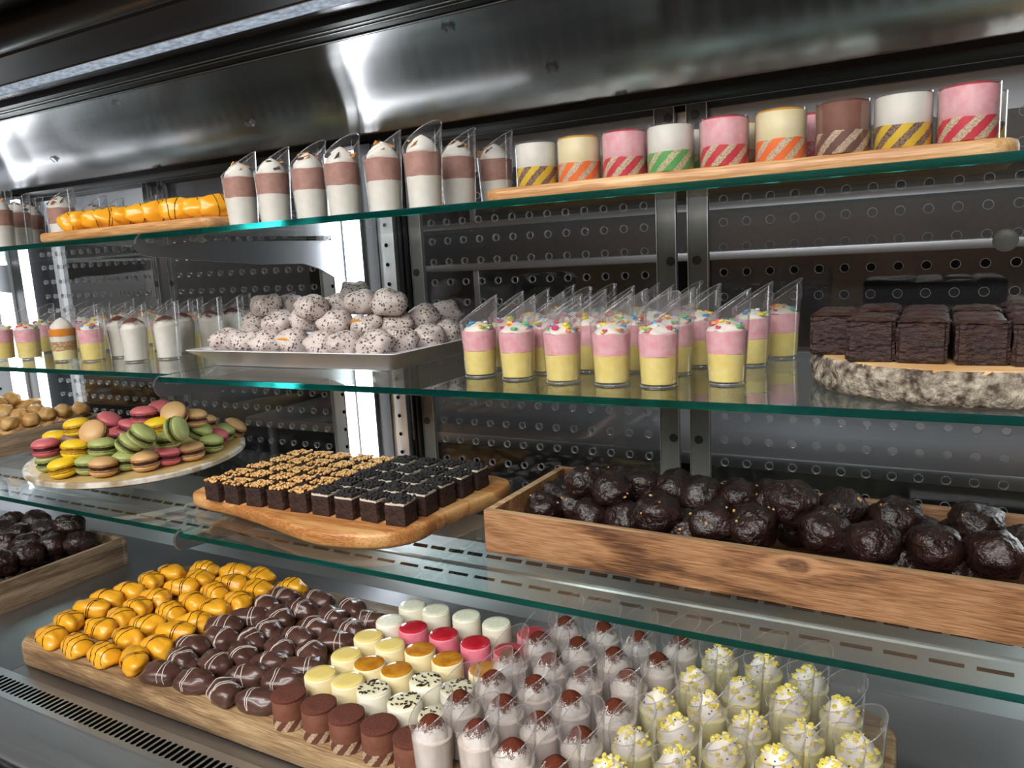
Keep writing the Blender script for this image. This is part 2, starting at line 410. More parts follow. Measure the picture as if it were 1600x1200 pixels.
M['glaze_white'] = food('lime sugar top', srgb(236, 238, 206), srgb(248, 248, 236), 0.3, 260, 0.4, 0.6, 0.6, 300, 0.001, coat=0.6)
M['glaze_cream'] = food('white glaze', srgb(244, 240, 200), srgb(248, 246, 220), 0.08, 40, coat=1.0)
M['red_mousse'] = food('raspberry mousse', srgb(226, 120, 140), srgb(232, 140, 156), 0.45, 80)
M['white_mousse'] = food('white mousse', srgb(242, 238, 216), srgb(246, 242, 226), 0.4, 70)
M['sprinkle'] = food('chocolate sprinkle', srgb(46, 28, 26), None, 0.35)
M['speckled'] = specks('stracciatella coating', srgb(204, 191, 186), srgb(84, 74, 72), 0.5, 260, 0.40, 0.75)
M['filling'] = food('golden filling', srgb(206, 146, 44), None, 0.5)
M['dark_ball'] = food('dark chocolate coat', srgb(30, 18, 16), srgb(48, 29, 25), 0.27, 60, bump=0.9, bscale=130, bdist=0.005, coat=0.15)
M['nut'] = food('chopped nut', srgb(206, 152, 84), srgb(230, 186, 122), 0.5, 80)
M['puff'] = food('choux pastry', srgb(196, 140, 74), srgb(226, 182, 118), 0.4, 25, bump=0.4, bscale=60, bdist=0.003)
M['brownie'] = food('brownie crumb', srgb(44, 26, 22), srgb(62, 38, 32), 0.75, 120, 0.4, 0.65, 1.0, 150, 0.004)
M['fudge'] = food('fudge brownie', srgb(38, 24, 22), srgb(60, 38, 34), 0.55, 90, 0.35, 0.65, 1.0, 110, 0.007, scale=(1, 1, 2.2))
M['fudge_top'] = food('brownie crust', srgb(52, 33, 28), srgb(72, 47, 40), 0.42, 60, 0.35, 0.65, 0.9, 90, 0.006)
M['caramel_nuts'] = food('caramel nut', srgb(200, 142, 70), srgb(234, 196, 136), 0.35, 200)
M['cookie'] = food('black cookie crumb', srgb(20, 18, 19), srgb(44, 40, 42), 0.75, 200)
M['icing'] = food('white icing', srgb(222, 212, 196), None, 0.5)
for k, (a, b, c) in dict(y=((240, 200, 40), (206, 160, 26), (176, 134, 30)), g=((164, 172, 106), (136, 150, 78), (58, 42, 30)), t=((206, 164, 112), (170, 122, 76), (58, 32, 26)), p=((204, 104, 110), (170, 74, 84), (70, 24, 30)), b=((132, 104, 100), (116, 88, 84), (60, 40, 36))).items():
    M['shell_' + k] = food('macaron shell ' + k, srgb(*a), srgb(*[min(255, x + 6) for x in a]), 0.42, 40)
    M['foot_' + k] = food('macaron foot ' + k, srgb(*b), srgb(*[int(x * 0.8) for x in b]), 0.7, 300, 0.4, 0.6, 0.8, 300, 0.002)
    M['fill_' + k] = food('macaron filling ' + k, srgb(*c), None, 0.6)
cream_s = srgb(226, 200, 168)
M['st_yellow'] = stripes('yellow and cocoa sponge', srgb(226, 188, 20), srgb(150, 118, 92), speck=srgb(70, 46, 36))
M['st_orange'] = stripes('orange sponge', srgb(250, 112, 20), cream_s)
M['st_red'] = stripes('red sponge', srgb(210, 34, 60), cream_s)
M['st_green'] = stripes('green sponge', srgb(84, 170, 84), srgb(214, 206, 160))
M['st_choc'] = stripes('chocolate sponge', srgb(104, 62, 50), srgb(206, 180, 150))
M['st_plain'] = stripes('pale sponge', srgb(238, 206, 160), srgb(246, 226, 188))
M['st_pink'] = stripes('pink sponge', srgb(206, 84, 104), srgb(226, 140, 150))
M['floor'] = food('grey floor tile', srgb(120, 114, 108), srgb(132, 126, 120), 0.4)
M['wall_kitchen'] = food('dark kitchen wall', srgb(54, 54, 56), srgb(66, 65, 66), 0.5)
M['wall_shop'] = food('brown shop wall', srgb(140, 112, 88), srgb(168, 140, 112), 0.7, 2)
M['ceil'] = food('ceiling paint', srgb(120, 112, 104), None, 0.8)
M['bulb'] = glow('warm bulb', (1.0, 0.62, 0.25), 8.0)
M['panel_lamp'] = glow('ceiling lamp panel', (1.0, 0.95, 0.88), 2.0)

# ------------------------------------------------------------------ measured floor positions of the desserts (metres)
P = {
    'pink': [[-0.4927,0.8043],[-0.4341,0.7938],[-0.3695,0.7828],[-0.3088,0.7803],[-0.2551,0.779],[-0.1901,0.809],[-0.4884,0.8669],[-0.4857,0.9377],[-0.4185,0.8429],[-0.4826,1.0176],[-0.4209,0.9341],[-0.3726,0.8664],[-0.4161,1.0121],[-0.3602,0.9307],[-0.3211,0.8663],[-0.3499,1.0048],[-0.3083,0.9301],[-0.2625,0.8617],[-0.2953,1.0193],[-0.2482,0.9237],[-0.1915,0.9422],[-0.1681,1.0083]],
    'l_pink': [[-1.5582,0.7986],[-1.5052,0.8188],[-1.5902,0.8986],[-1.3088,0.8203],[-1.5483,0.9576],[-1.31,0.9656]],
    'l_parfait': [[-1.3734,0.8086]],
    'l_cocoa': [[-1.3018,0.8713],[-1.1988,0.8276],[-1.1656,0.867],[-1.2118,0.9345],[-1.1693,0.9637],[-1.1951,1.0369],[-1.2619,1.1172],[-1.1755,1.1059],[-1.124,1.1064]],
    'l_orange': [[-1.4642,0.9372],[-1.5047,1.0189],[-1.4563,1.043],[-1.2407,0.9802]],
    'mocha': [[-0.8269,0.7554],[-0.7708,0.7602],[-0.707,0.7607],[-0.6465,0.7546],[-0.5865,0.7592],[-0.5256,0.7561],[-0.5205,0.8228],[-0.5019,0.8836]],
    'cocoa': [[-0.4078,0.8404],[-0.3576,0.8452],[-0.3074,0.8395],[-0.2579,0.8493],[-0.4213,0.7901],[-0.3712,0.7966],[-0.321,0.7908],[-0.2697,0.7985],[-0.4351,0.7377],[-0.3857,0.7482],[-0.3368,0.7356],[-0.289,0.7518],[-0.4295,0.6875],[-0.3801,0.6979],[-0.331,0.6854],[-0.2808,0.6903],[-0.4427,0.6368],[-0.3938,0.6493],[-0.3448,0.6368],[-0.2946,0.6313],[-0.4462,0.5865],[-0.3972,0.5988],[-0.3483,0.5864],[-0.2982,0.5798]],
    'lemon': [[-0.208,0.8416],[-0.1575,0.8425],[-0.1075,0.8352],[-0.2212,0.7847],[-0.1706,0.7835],[-0.1201,0.7863],[-0.0697,0.7876],[-0.2453,0.7264],[-0.1968,0.7404],[-0.1491,0.7239],[-0.0989,0.7296],[-0.0484,0.7305],[-0.2483,0.6514],[-0.2131,0.6875],[-0.1642,0.6749],[-0.1141,0.6815],[-0.0636,0.6823],[-0.2524,0.601],[-0.1996,0.638],[-0.15,0.6264],[-0.2037,0.5876]],
    'cake_choc': [[-0.6637,0.5968],[-0.6139,0.595],[-0.5701,0.593],[-0.5232,0.5931],[-0.4763,0.5899]],
    'cake_yellow': [[-0.6595,0.6476],[-0.6167,0.6495],[-0.6609,0.698],[-0.6656,0.749],[-0.6229,0.7417]],
    'cake_caramel': [[-0.6179,0.692],[-0.5754,0.6936],[-0.5778,0.7473],[-0.5307,0.7412],[-0.4733,0.7387]],
    'cake_sprinkle': [[-0.5743,0.6466],[-0.5242,0.6412],[-0.5274,0.6888],[-0.483,0.69],[-0.4753,0.6342]],
    'cake_white': [[-0.6654,0.8505],[-0.666,0.7974],[-0.6229,0.8508],[-0.5717,0.8529],[-0.5199,0.8496]],
    'cake_red': [[-0.6227,0.794],[-0.5718,0.7948],[-0.5191,0.7917],[-0.461,0.8436],[-0.4685,0.7916]],
    'eclair_y': [[-1.1518,0.5936],[-1.1778,0.636],[-1.088,0.5927],[-1.1876,0.6793],[-1.107,0.643],[-1.1964,0.7147],[-1.1869,0.7496],[-1.1092,0.6785],[-1.117,0.7136],[-1.0228,0.5928],[-0.965,0.6006],[-1.0343,0.6392],[-1.0443,0.6786],[-0.9651,0.64],[-1.1204,0.7506],[-1.1931,0.7927],[-1.0517,0.7242],[-0.9829,0.6802],[-1.1872,0.8306],[-1.1167,0.7961],[-1.0464,0.7619],[-0.9831,0.7165],[-1.1153,0.8316],[-1.1419,0.8652],[-1.0471,0.8055],[-0.9897,0.7595],[-1.0456,0.841],[-1.0782,0.877],[-0.9761,0.7948],[-0.9815,0.8418],[-1.0161,0.8816],[-0.9331,0.8717]],
    'eclair_b': [[-0.8956,0.5937],[-0.836,0.5984],[-0.781,0.5982],[-0.7212,0.6013],[-0.9015,0.629],[-0.9214,0.6618],[-0.902,0.6947],[-0.8486,0.6423],[-0.8337,0.6763],[-0.9282,0.7254],[-0.9169,0.76],[-0.8543,0.7089],[-0.8552,0.7444],[-0.7817,0.6378],[-0.7782,0.6732],[-0.7273,0.6474],[-0.9206,0.8373],[-0.9174,0.8018],[-0.8542,0.851],[-0.8578,0.8156],[-0.7809,0.8485],[-0.8681,0.7808],[-0.7922,0.8139],[-0.7321,0.8281],[-0.7933,0.7778],[-0.7909,0.7424],[-0.7364,0.7928],[-0.7944,0.7069],[-0.7334,0.7564],[-0.7407,0.7167],[-0.7251,0.6829]],
    'striped': [[-0.4342,0.8573],[-0.3717,0.8426],[-0.3284,0.8678],[-0.2631,0.8305],[-0.1984,0.8156],[-0.1397,0.7918],[-0.0798,0.7653],[-0.0329,0.7648],[0.0095,0.7977]],
    'log_b': [[-0.0705,0.756,-0.112],[-0.0375,0.7567,-0.112],[-0.0049,0.7498,-0.112],[0.0263,0.7472,-0.112],[0.0584,0.7346,-0.112],[-0.1057,0.804,-0.112]],
    'crate_balls': [[-0.465,0.8926,-0.3469],[-0.465,0.9392,-0.3442],[-0.4234,0.9204,-0.349],[-0.4633,0.985,-0.3476],[-0.4101,0.9207,-0.3107],[-0.3873,0.8919,-0.3489],[-0.3654,0.9114,-0.315],[-0.3416,0.8973,-0.349],[-0.3779,0.985,-0.319],[-0.3412,0.9574,-0.319],[-0.2886,0.8622,-0.319],[-0.2961,0.9668,-0.319],[-0.2596,0.8819,-0.347],[-0.2548,0.9467,-0.319],[-0.2165,0.8521,-0.319],[-0.2089,0.9496,-0.319],[-0.1705,0.8522,-0.319],[-0.135,0.8849,-0.295],[-0.1696,0.9734,-0.319],[-0.0966,0.8653,-0.319],[-0.0888,0.9497,-0.319],[-0.0479,0.8506,-0.319],[-0.0298,0.9387,-0.319],[0.0083,0.8509,-0.3174],[-0.0084,0.9805,-0.347],[0.0374,0.985,-0.347],[0.0502,0.9502,-0.319],[0.0631,0.8582,-0.319],[-0.0196,0.8728,-0.347],[0.0273,0.8724,-0.3486],[0.0932,0.9814,-0.347]],
    'deck_balls': [[-1.7285,0.8464,-0.511],[-1.622,0.8046,-0.5111],[-1.6783,0.87,-0.511],[-1.5881,0.8384,-0.5081],[-1.5042,0.8406,-0.487],[-1.4901,0.7962,-0.5084],[-1.538,0.7754,-0.5077],[-1.487,0.7482,-0.5068],[-1.5894,0.7629,-0.511],[-1.4908,0.6989,-0.508],[-1.4581,0.8319,-0.511],[-1.6787,0.8039,-0.511],[-1.5705,0.8621,-0.541],[-1.5028,0.7256,-0.541],[-1.5092,0.7732,-0.541]],
    'puffs': [[-2.0596,1.0234,-0.2951],[-2.0667,1.0626,-0.292],[-2.059,1.0873,-0.3186],[-2.0364,1.12,-0.3145],[-1.8368,1.101,-0.315],[-1.8515,1.0638,-0.315],[-1.8508,1.0238,-0.315],[-1.815,0.9674,-0.315],[-1.9055,0.9931,-0.315],[-1.8269,0.9256,-0.315],[-2.025,1.0198,-0.315],[-1.9295,1.0444,-0.315],[-2.0987,1.0852,-0.3149],[-1.8917,0.9424,-0.315]],
    'speckled': [[-0.985,0.8391,-0.108],[-0.9235,0.8209,-0.108],[-0.8786,0.8226,-0.1079],[-0.8356,0.8359,-0.109],[-0.7544,0.8094,-0.109],[-0.7096,0.8048,-0.108],[-0.6631,0.8124,-0.108],[-0.6551,0.8566,-0.108],[-0.6315,0.895,-0.108],[-0.6322,0.94,-0.108],[-0.985,1.027,-0.108],[-0.985,0.9047,-0.0859],[-0.8841,0.8568,-0.082],[-0.8276,0.8571,-0.0779],[-0.7547,0.8389,-0.0818],[-0.7152,0.8582,-0.0893],[-0.6834,0.89,-0.089],[-0.6654,0.9301,-0.0815],[-0.6728,0.9998,-0.082],[-0.9572,0.9017,-0.0577],[-0.9436,0.9442,-0.0624],[-0.7892,0.8306,-0.0596],[-0.7844,0.8773,-0.062],[-0.7283,0.869,-0.0554],[-0.6835,0.8731,-0.0555],[-0.82,0.965,-0.044]],
    'macarons': [["y",-1.3393,0.7536,-0.328,0],["g",-1.41,0.773,-0.328,0],["g",-1.3104,0.7841,-0.328,0],["t",-1.2684,0.7835,-0.328,0],["g",-1.2669,0.8255,-0.328,0],["t",-1.226,0.8351,-0.328,0],["p",-1.2199,0.8767,-0.328,0],["t",-1.2048,0.9158,-0.328,0],["g",-1.2207,0.9737,-0.328,0.15],["p",-1.256,1.0157,-0.328,0.3],["g",-1.2773,1.0518,-0.328,0.3],["t",-1.2889,1.0922,-0.328,0.6],["p",-1.4067,0.7673,-0.3003,0],["y",-1.3408,0.7818,-0.301,0],["g",-1.3006,0.8067,-0.301,0],["g",-1.2666,0.8361,-0.3009,0.7],["g",-1.2092,0.824,-0.277,0.7],["g",-1.2273,0.887,-0.3012,0],["g",-1.2414,0.9674,-0.3024,0.6],["t",-1.2368,0.9567,-0.2756,0.1],["y",-1.4563,0.8155,-0.3001,0],["y",-1.4046,0.8285,-0.2756,0],["t",-1.3247,0.8099,-0.277,-0.9],["p",-1.3922,0.8841,-0.277,0.5],["p",-1.3585,0.8822,-0.301,0.1],["p",-1.2803,0.8827,-0.2573,0],["p",-1.3012,0.9302,-0.26,-0.5],["t",-1.2392,0.916,-0.2593,-0.9],["y",-1.2497,0.8859,-0.2775,0],["g",-1.1867,0.877,-0.277,1.3],["p",-1.2979,0.8646,-0.2797,0.3],["p",-1.454,0.8145,-0.328,0],["b",-1.4163,0.8276,-0.3025,0.0],["t",-1.2839,1.0159,-0.301,0.1]],
}

# ------------------------------------------------------------------ mesh helpers
class G:
    def __init__(s):
        s.v = []; s.f = []; s.m = []
    def face(s, idx, mi=0):
        s.f.append(tuple(idx)); s.m.append(mi)
    def lathe(s, prof, seg=24, mi=0, at=(0, 0, 0), mod=None, cap0=True, cap1=True):
        b = len(s.v)
        for i, (r, z) in enumerate(prof):
            for k in range(seg):
                a = 2 * PI * k / seg
                rr, zz = (r, z) if mod is None else mod(r, z, a, i)
                s.v.append((at[0] + rr * math.cos(a), at[1] + rr * math.sin(a), at[2] + zz))
        for i in range(len(prof) - 1):
            for k in range(seg):
                k2 = (k + 1) % seg
                s.face((b + i * seg + k, b + i * seg + k2, b + (i + 1) * seg + k2, b + (i + 1) * seg + k), mi)
        if cap0: s.face([b + k for k in range(seg)][::-1], mi)
        e = b + (len(prof) - 1) * seg
        if cap1: s.face([e + k for k in range(seg)], mi)
        return s
    def box(s, x0, x1, y0, y1, z0, z1, mi=0, mat=None):
        b = len(s.v)
        for z in (z0, z1):
            for x, y in ((x0, y0), (x1, y0), (x1, y1), (x0, y1)):
                p = Vector((x, y, z))
                s.v.append(tuple(mat @ p if mat else p))
        for q in ((3, 2, 1, 0), (4, 5, 6, 7), (0, 1, 5, 4), (1, 2, 6, 5), (2, 3, 7, 6), (3, 0, 4, 7)):
            s.face([b + i for i in q], mi)
        return s
    def tube(s, path, r, n=8, mi=0, closed=False):
        b = len(s.v); m = len(path)
        P = [Vector(p) for p in path]
        nrm = None
        for i in range(m):
            if closed: t = P[(i + 1) % m] - P[i - 1]
            else: t = P[min(i + 1, m - 1)] - P[max(i - 1, 0)]
            t.normalize()
            if nrm is None:
                nrm = t.orthogonal().normalized()
            nrm = (nrm - t * nrm.dot(t)).normalized()
            bi = t.cross(nrm)
            ri = r[i] if isinstance(r, (list, tuple)) else r
            for k in range(n):
                a = 2 * PI * k / n
                s.v.append(tuple(P[i] + (nrm * math.cos(a) + bi * math.sin(a)) * ri))
        for i in range(m if closed else m - 1):
            i2 = (i + 1) % m
            for k in range(n):
                k2 = (k + 1) % n
                s.face((b + i * n + k, b + i * n + k2, b + i2 * n + k2, b + i2 * n + k), mi)
        if not closed:
            s.face([b + k for k in range(n)][::-1], mi); s.face([b + (m - 1) * n + k for k in range(n)], mi)
        return s
    def blob(s, fn, nu=20, nv=12, mi=0):
        """closed surface over the directions of a sphere: fn(direction) -> point"""
        b = len(s.v)
        s.v.append(tuple(fn(Vector((0, 0, -1)))))
        for j in range(1, nv):
            ph = -PI / 2 + PI * j / nv
            for k in range(nu):
                a = 2 * PI * k / nu
                s.v.append(tuple(fn(Vector((math.cos(ph) * math.cos(a), math.cos(ph) * math.sin(a), math.sin(ph))))))
        s.v.append(tuple(fn(Vector((0, 0, 1)))))
        e = len(s.v) - 1
        for k in range(nu):
            k2 = (k + 1) % nu
            s.face((b, b + 1 + k2, b + 1 + k), mi)
            s.face((e, e - nu + k, e - nu + k2), mi)
        for j in range(nv - 2):
            for k in range(nu):
                k2 = (k + 1) % nu
                o = b + 1 + j * nu
                s.face((o + k, o + k2, o + nu + k2, o + nu + k), mi)
        return s
    def slab(s, outline, z0, z1, bev=0.004, mi=0, mtop=None):
        """flat board with rounded-over edges; outline counter-clockwise"""
        n = len(outline)
        def inset(d):
            out = []
            for i in range(n):
                p = Vector(outline[i][:2]); t = (Vector(outline[(i + 1) % n][:2]) - Vector(outline[i - 1][:2])).normalized()
                out.append(p + Vector((-t.y, t.x)) * d)
            return out
        b = len(s.v)
        rows = [(bev, z0), (0, z0 + bev), (0, z1 - bev), (bev * 0.3, z1 - bev * 0.3), (bev, z1)]
        for d, z in rows:
            for p in inset(d): s.v.append((p.x, p.y, z))
        for i in range(len(rows) - 1):
            for k in range(n):
                k2 = (k + 1) % n
                s.face((b + i * n + k, b + i * n + k2, b + (i + 1) * n + k2, b + (i + 1) * n + k), mi)
        s.face([b + k for k in range(n)][::-1], mi)
        s.face([b + (len(rows) - 1) * n + k for k in range(n)], mi if mtop is None else mtop)
        return s
    def mesh(s, name, mats, smooth=True, angle=None):
        me = bpy.data.meshes.new(name)
        me.from_pydata(s.v, [], s.f)
        for m in (mats if isinstance(mats, (list, tuple)) else [mats]):
            me.materials.append(M[m])
        me.polygons.foreach_set('material_index', s.m)
        me.polygons.foreach_set('use_smooth', [smooth] * len(s.f))
        me.update()
        if smooth:
            me.set_sharp_from_angle(angle=math.radians(angle or 42))
        return me

def ob(name, me, parent=None, loc=(0, 0, 0), rot=(0, 0, 0), label=None, cat=None, group=None, kind=None, scale=None):
    o = bpy.data.objects.new(name, me)
    COL.objects.link(o)
    o.location = loc; o.rotation_euler = rot
    if scale: o.scale = scale
    if parent: o.parent = parent
    if label: o['label'] = label
    if cat: o['category'] = cat
    if group: o['group'] = group
    if kind: o['kind'] = kind
    return o

def bevbox(name, x0, x1, y0, y1, z0, z1, mat, bev=0.002, seg=2):
    bm = bmesh.new()
    bmesh.ops.create_cube(bm, size=1)
    for v in bm.verts:
        v.co = Vector(((x0 + x1) / 2 + v.co.x * (x1 - x0), (y0 + y1) / 2 + v.co.y * (y1 - y0), (z0 + z1) / 2 + v.co.z * (z1 - z0)))
    bmesh.ops.bevel(bm, geom=bm.edges[:], offset=bev, segments=seg, affect='EDGES', profile=0.6)
    me = bpy.data.meshes.new(name); bm.to_mesh(me); bm.free()
    me.materials.append(M[mat])
    me.polygons.foreach_set('use_smooth', [True] * len(me.polygons)); me.set_sharp_from_angle(angle=math.radians(30))
    return me

def smooth_loop(pts, k=4):
    out = []; n = len(pts)
    for i in range(n):
        p0, p1, p2, p3 = [Vector(pts[(i + j - 1) % n]) for j in range(4)]
        for q in range(k):
            t = q / k
            out.append(0.5 * ((2 * p1) + (-p0 + p2) * t + (2 * p0 - 5 * p1 + 4 * p2 - p3) * t * t + (-p0 + 3 * p1 - 3 * p2 + p3) * t ** 3))
    return out

def round_rect(x0, x1, y0, y1, r, n=6):
    out = []
    for cx, cy, a0 in ((x1 - r, y0 + r, -90), (x1 - r, y1 - r, 0), (x0 + r, y1 - r, 90), (x0 + r, y0 + r, 180)):
        for k in range(n + 1):
            a = math.radians(a0 + 90 * k / n)
            out.append(Vector((cx + r * math.cos(a), cy + r * math.sin(a))))
    return out

def nz(p, s=1.0, seed=0.0):
    return noise.noise(Vector((p[0] * s + seed * 7.13, p[1] * s - seed * 3.7, p[2] * s + seed * 1.9)))

ORD = ['first', 'second', 'third', 'fourth', 'fifth', 'sixth', 'seventh', 'eighth', 'ninth', 'tenth', 'eleventh', 'twelfth',
       'thirteenth', 'fourteenth', 'fifteenth', 'sixteenth', 'seventeenth', 'eighteenth', 'nineteenth', 'twentieth']

def rows_of(pts, gap):
    """group points by depth (Y) into rows from the front; inside a row ordered along X"""
    idx = sorted(range(len(pts)), key=lambda i: pts[i][1])
    rows = [[idx[0]]]
    for i in idx[1:]:
        if pts[i][1] - pts[rows[-1][0]][1] > gap: rows.append([i])
        else: rows[-1].append(i)
    out = {}
    for r, row in enumerate(rows):
        for c, i in enumerate(sorted(row, key=lambda i: pts[i][0])):
            out[i] = (r, c, len(row))
    return out, len(rows)

S1, S2, S3, DK = 0.0585, -0.144, -0.379, -0.575     # tops of the three glass shelves, top of the deck
ST = 0.0078                                           # glass thickness

# ------------------------------------------------------------------ the room
def shell(name, x0, x1, y0, y1, z0, z1, mat):
    return ob(name, G().box(x0, x1, y0, y1, z0, z1).mesh(name, mat, False), kind='structure')
shell('floor', -5, 4, -3.2, 3.2, -1.6, -1.5, 'floor')
shell('ceiling', -5, 4, -3.2, 3.2, 1.5, 1.6, 'ceil')
shell('wall_back', -5, 4, 3.1, 3.2, -1.5, 1.5, 'wall_kitchen')
shell('wall_front', -5, 4, -3.2, -3.1, -1.5, 1.5, 'wall_shop')
shell('wall_left', -5.1, -5, -3.2, 3.2, -1.6, 1.6, 'wall_shop')
shell('wall_right', 4, 4.1, -3.2, 3.2, -1.6, 1.6, 'wall_kitchen')

# kitchen behind the doors
t = ob('work_table', None, loc=(-0.6, 2.5, -1.5), label='long steel work table in the dark kitchen behind the sliding doors', cat='table')
ob('table_top', bevbox('table_top', -1.9, 1.9, -0.32, 0.32, 0.86, 0.9, 'steel', 0.006), t)
ob('under_shelf', bevbox('under_shelf', -1.85, 1.85, -0.3, 0.3, 0.3, 0.33, 'steel', 0.004), t)
ob('backsplash', bevbox('backsplash', -1.9, 1.9, 0.3, 0.33, 0.9, 1.12, 'steel', 0.004), t)
legm = G().tube([(0, 0, 0), (0, 0, 0.87)], 0.022, 10).mesh('leg', 'steel')
for x in (-1.8, 1.8):
    for y in (-0.27, 0.27): ob('leg', legm, t, (x, y, 0))
t = ob('wall_shelf', None, loc=(-0.4, 2.93, -0.05), label='steel shelf on the kitchen wall above the work table', cat='shelf')
ob('shelf_board', bevbox('shelf_board', -1.6, 1.6, -0.17, 0.17, 0, 0.03, 'steel', 0.004), t)
for x in (-1.3, 1.3):
    ob('bracket', bevbox('bracket', x - 0.015, x + 0.015, -0.15, 0.17, -0.16, 0, 'steel', 0.003), t)
t = ob('kitchen_oven', None, loc=(-3.2, 2.35, -1.5), label='tall dark oven block in the kitchen behind the leftmost sliding door', cat='oven')
ob('body', bevbox('body', -0.5, 0.5, -0.35, 0.5, 0, 1.9, 'steel', 0.01), t)
ob('door', bevbox('door', -0.42, 0.42, -0.38, -0.35, 0.9, 1.7, 'black', 0.008), t)
ob('handle', G().tube([(-0.35, -0.42, 1.6), (0.35, -0.42, 1.6)], 0.012, 8).mesh('handle', 'steel'), t)

# ceiling lamp housings
for (x, y, sx, sy, w) in ((-0.6, -0.75, 2.6, 0.7, 'long ceiling lamp panel over the customer side of the display case'), (-0.4, -2.2, 3.6, 0.9, 'wide ceiling lamp panel further into the shop')):
    t = ob('ceiling_lamp', None, loc=(x, y, 1.5), label=w, cat='lamp')
    ob('frame', bevbox('frame', -sx / 2 - 0.03, sx / 2 + 0.03, -sy / 2 - 0.03, sy / 2 + 0.03, -0.05, 0, 'steel', 0.005), t)
    ob('diffuser', bevbox('diffuser', -sx / 2, sx / 2, -sy / 2, sy / 2, -0.056, -0.05, 'panel_lamp', 0.002), t)

# ------------------------------------------------------------------ the display case
case = ob('display_case', None, loc=(-0.6, 0.9, -1.5), label='long steel refrigerated display case holding three glass shelves of desserts', cat='display case')
CO = Vector((0.6, -0.9, 1.5))
def cpart(name, me, parent=None, loc=(0, 0, 0), rot=(0, 0, 0), **k):
    return ob(name, me, parent or case, Vector(loc) + (CO if parent is None else Vector((0, 0, 0))), rot, **k)

def sweep(prof, x0, x1, nx=1, closed=False):
    g = G(); n = len(prof)
    for i in range(nx + 1):
        x = x0 + (x1 - x0) * i / nx
        for (y, z) in prof: g.v.append((x, y, z))
    for i in range(nx):
        for k in range(n if closed else n - 1):
            k2 = (k + 1) % n
            g.face((i * n + k, (i + 1) * n + k, (i + 1) * n + k2, i * n + k2))
    if closed:
        g.face([k for k in range(n)][::-1]); g.face([nx * n + k for k in range(n)])
    return g

XL, XR = -2.32, 0.55
cpart('base', bevbox('base', XL, XR, 0.44, 1.22, -1.48, -0.62, 'steel_dark', 0.01))
# deck pans with seams between them
for x0, x1 in ((XL, -1.1990), (-1.1975, -0.06), (-0.0585, XR)):
    cpart('deck_pan', bevbox('deck_pan', x0, x1, 0.552, 1.003, DK - 0.04, DK, 'steel_dark', 0.0012))

# air grille: a strip of real slots
def slot_strip(name, n, pitch, y0, y1, sy0, sy1, w, mat):
    g = G(); K = 5
    def slot(cx):
        pts = []
        for k in range(K + 1):
            a = -PI + PI * k / K
            pts.append((cx + w * math.cos(a), sy0 + w + w * math.sin(a)))
        for k in range(K + 1):
            a = PI * k / K
            pts.append((cx + w * math.cos(a), sy1 - w + w * math.sin(a)))
        return pts
    for i in range(n):
        cx = (i + 0.5) * pitch
        inner = slot(cx); m = len(inner)
        b = len(g.v)
        for p in inner: g.v.append((p[0], p[1], 0))
        for k, p in enumerate(inner):
            yy = y0 if k <= K else y1
            kk = k if k <= K else 2 * K + 1 - k
            g.v.append((i * pitch + pitch * kk / K, yy, 0))
        for p in inner: g.v.append((p[0], p[1], -0.012))
        for k in range(m):
            k2 = (k + 1) % m
            g.face((b + m + k, b + m + k2, b + k2, b + k), 0)
            g.face((b + k, b + k2, b + 2 * m + k2, b + 2 * m + k), 1)
        g.face([b + 2 * m + k for k in range(m)], 1)
    return g.mesh(name, [mat, 'void'], False)
cpart('air_grille', slot_strip('air_grille', 132, 0.0108, 0.506, 0.552, 0.514, 0.540, 0.0036, 'steel'), loc=(-1.75, 0, DK))
cpart('front_edge', sweep([(0.506, DK), (0.504, DK + 0.002), (0.500, DK + 0.001), (0.44, DK - 0.002), (0.432, DK - 0.006), (0.43, DK - 0.06)], XL, XR).mesh('front_edge', 'steel'))
cpart('bumper_rail', G().tube([(XL, 0.425, DK - 0.02), (XR, 0.425, DK - 0.02)], 0.014, 12).mesh('bumper_rail', 'black'))

# rear riser with slots
def riser():
    A, B = Vector((1.003, DK)), Vector((1.070, -0.5385)); C_, D = Vector((1.078, -0.5365)), Vector((1.118, -0.5155))
    prof = [(A.x, A.y), (B.x, B.y), (B.x + 0.002, B.y + 0.003), (C_.x, C_.y + 0.002), (C_.x + 0.002, C_.y - 0.001), (D.x, D.y), (1.124, -0.512), (1.126, -0.46)]
    g = sweep(prof, XL, XR)
    return g.mesh('riser', 'steel', True, 20)
rs = cpart('riser', riser())
def slots(ty, tz, ny, nzv, pitch, ln, hw):
    g = G(); x = XL + 0.05
    up = Vector((0, ny, nzv)); nrm = Vector((0, -nzv, ny))
    while x < XR - 0.05:
        c = Vector((x, ty, tz)) + nrm * 0.0004
        b = len(g.v)
        for dx, du in ((-ln / 2, -hw), (ln / 2, -hw), (ln / 2, hw), (-ln / 2, hw)):
            p = c + Vector((dx, 0, 0)) + up * du; g.v.append(tuple(p))
        for dx, du in ((-ln / 2, -hw), (ln / 2, -hw), (ln / 2, hw), (-ln / 2, hw)):
            p = c + Vector((dx, 0, 0)) + up * du - nrm * 0.001; g.v.append(tuple(p))
        g.face((b, b + 1, b + 2, b + 3)); 
        for k in range(4): g.face((b + k, b + 4 + k, b + 4 + (k + 1) % 4, b + (k + 1) % 4))
        x += pitch
    return g.mesh('vent_slots', 'void', False)
q = Vector((0.067, 0.0365)).normalized()
ob('vent_slots', slots(1.0556, -0.5463, q.x, q.y, 0.0535, 0.040, 0.0028), rs, kind='stuff')
q = Vector((0.040, 0.021)).normalized()
ob('vent_slots', slots(1.100, -0.5255, q.x, q.y, 0.040, 0.031, 0.0034), rs, kind='stuff')

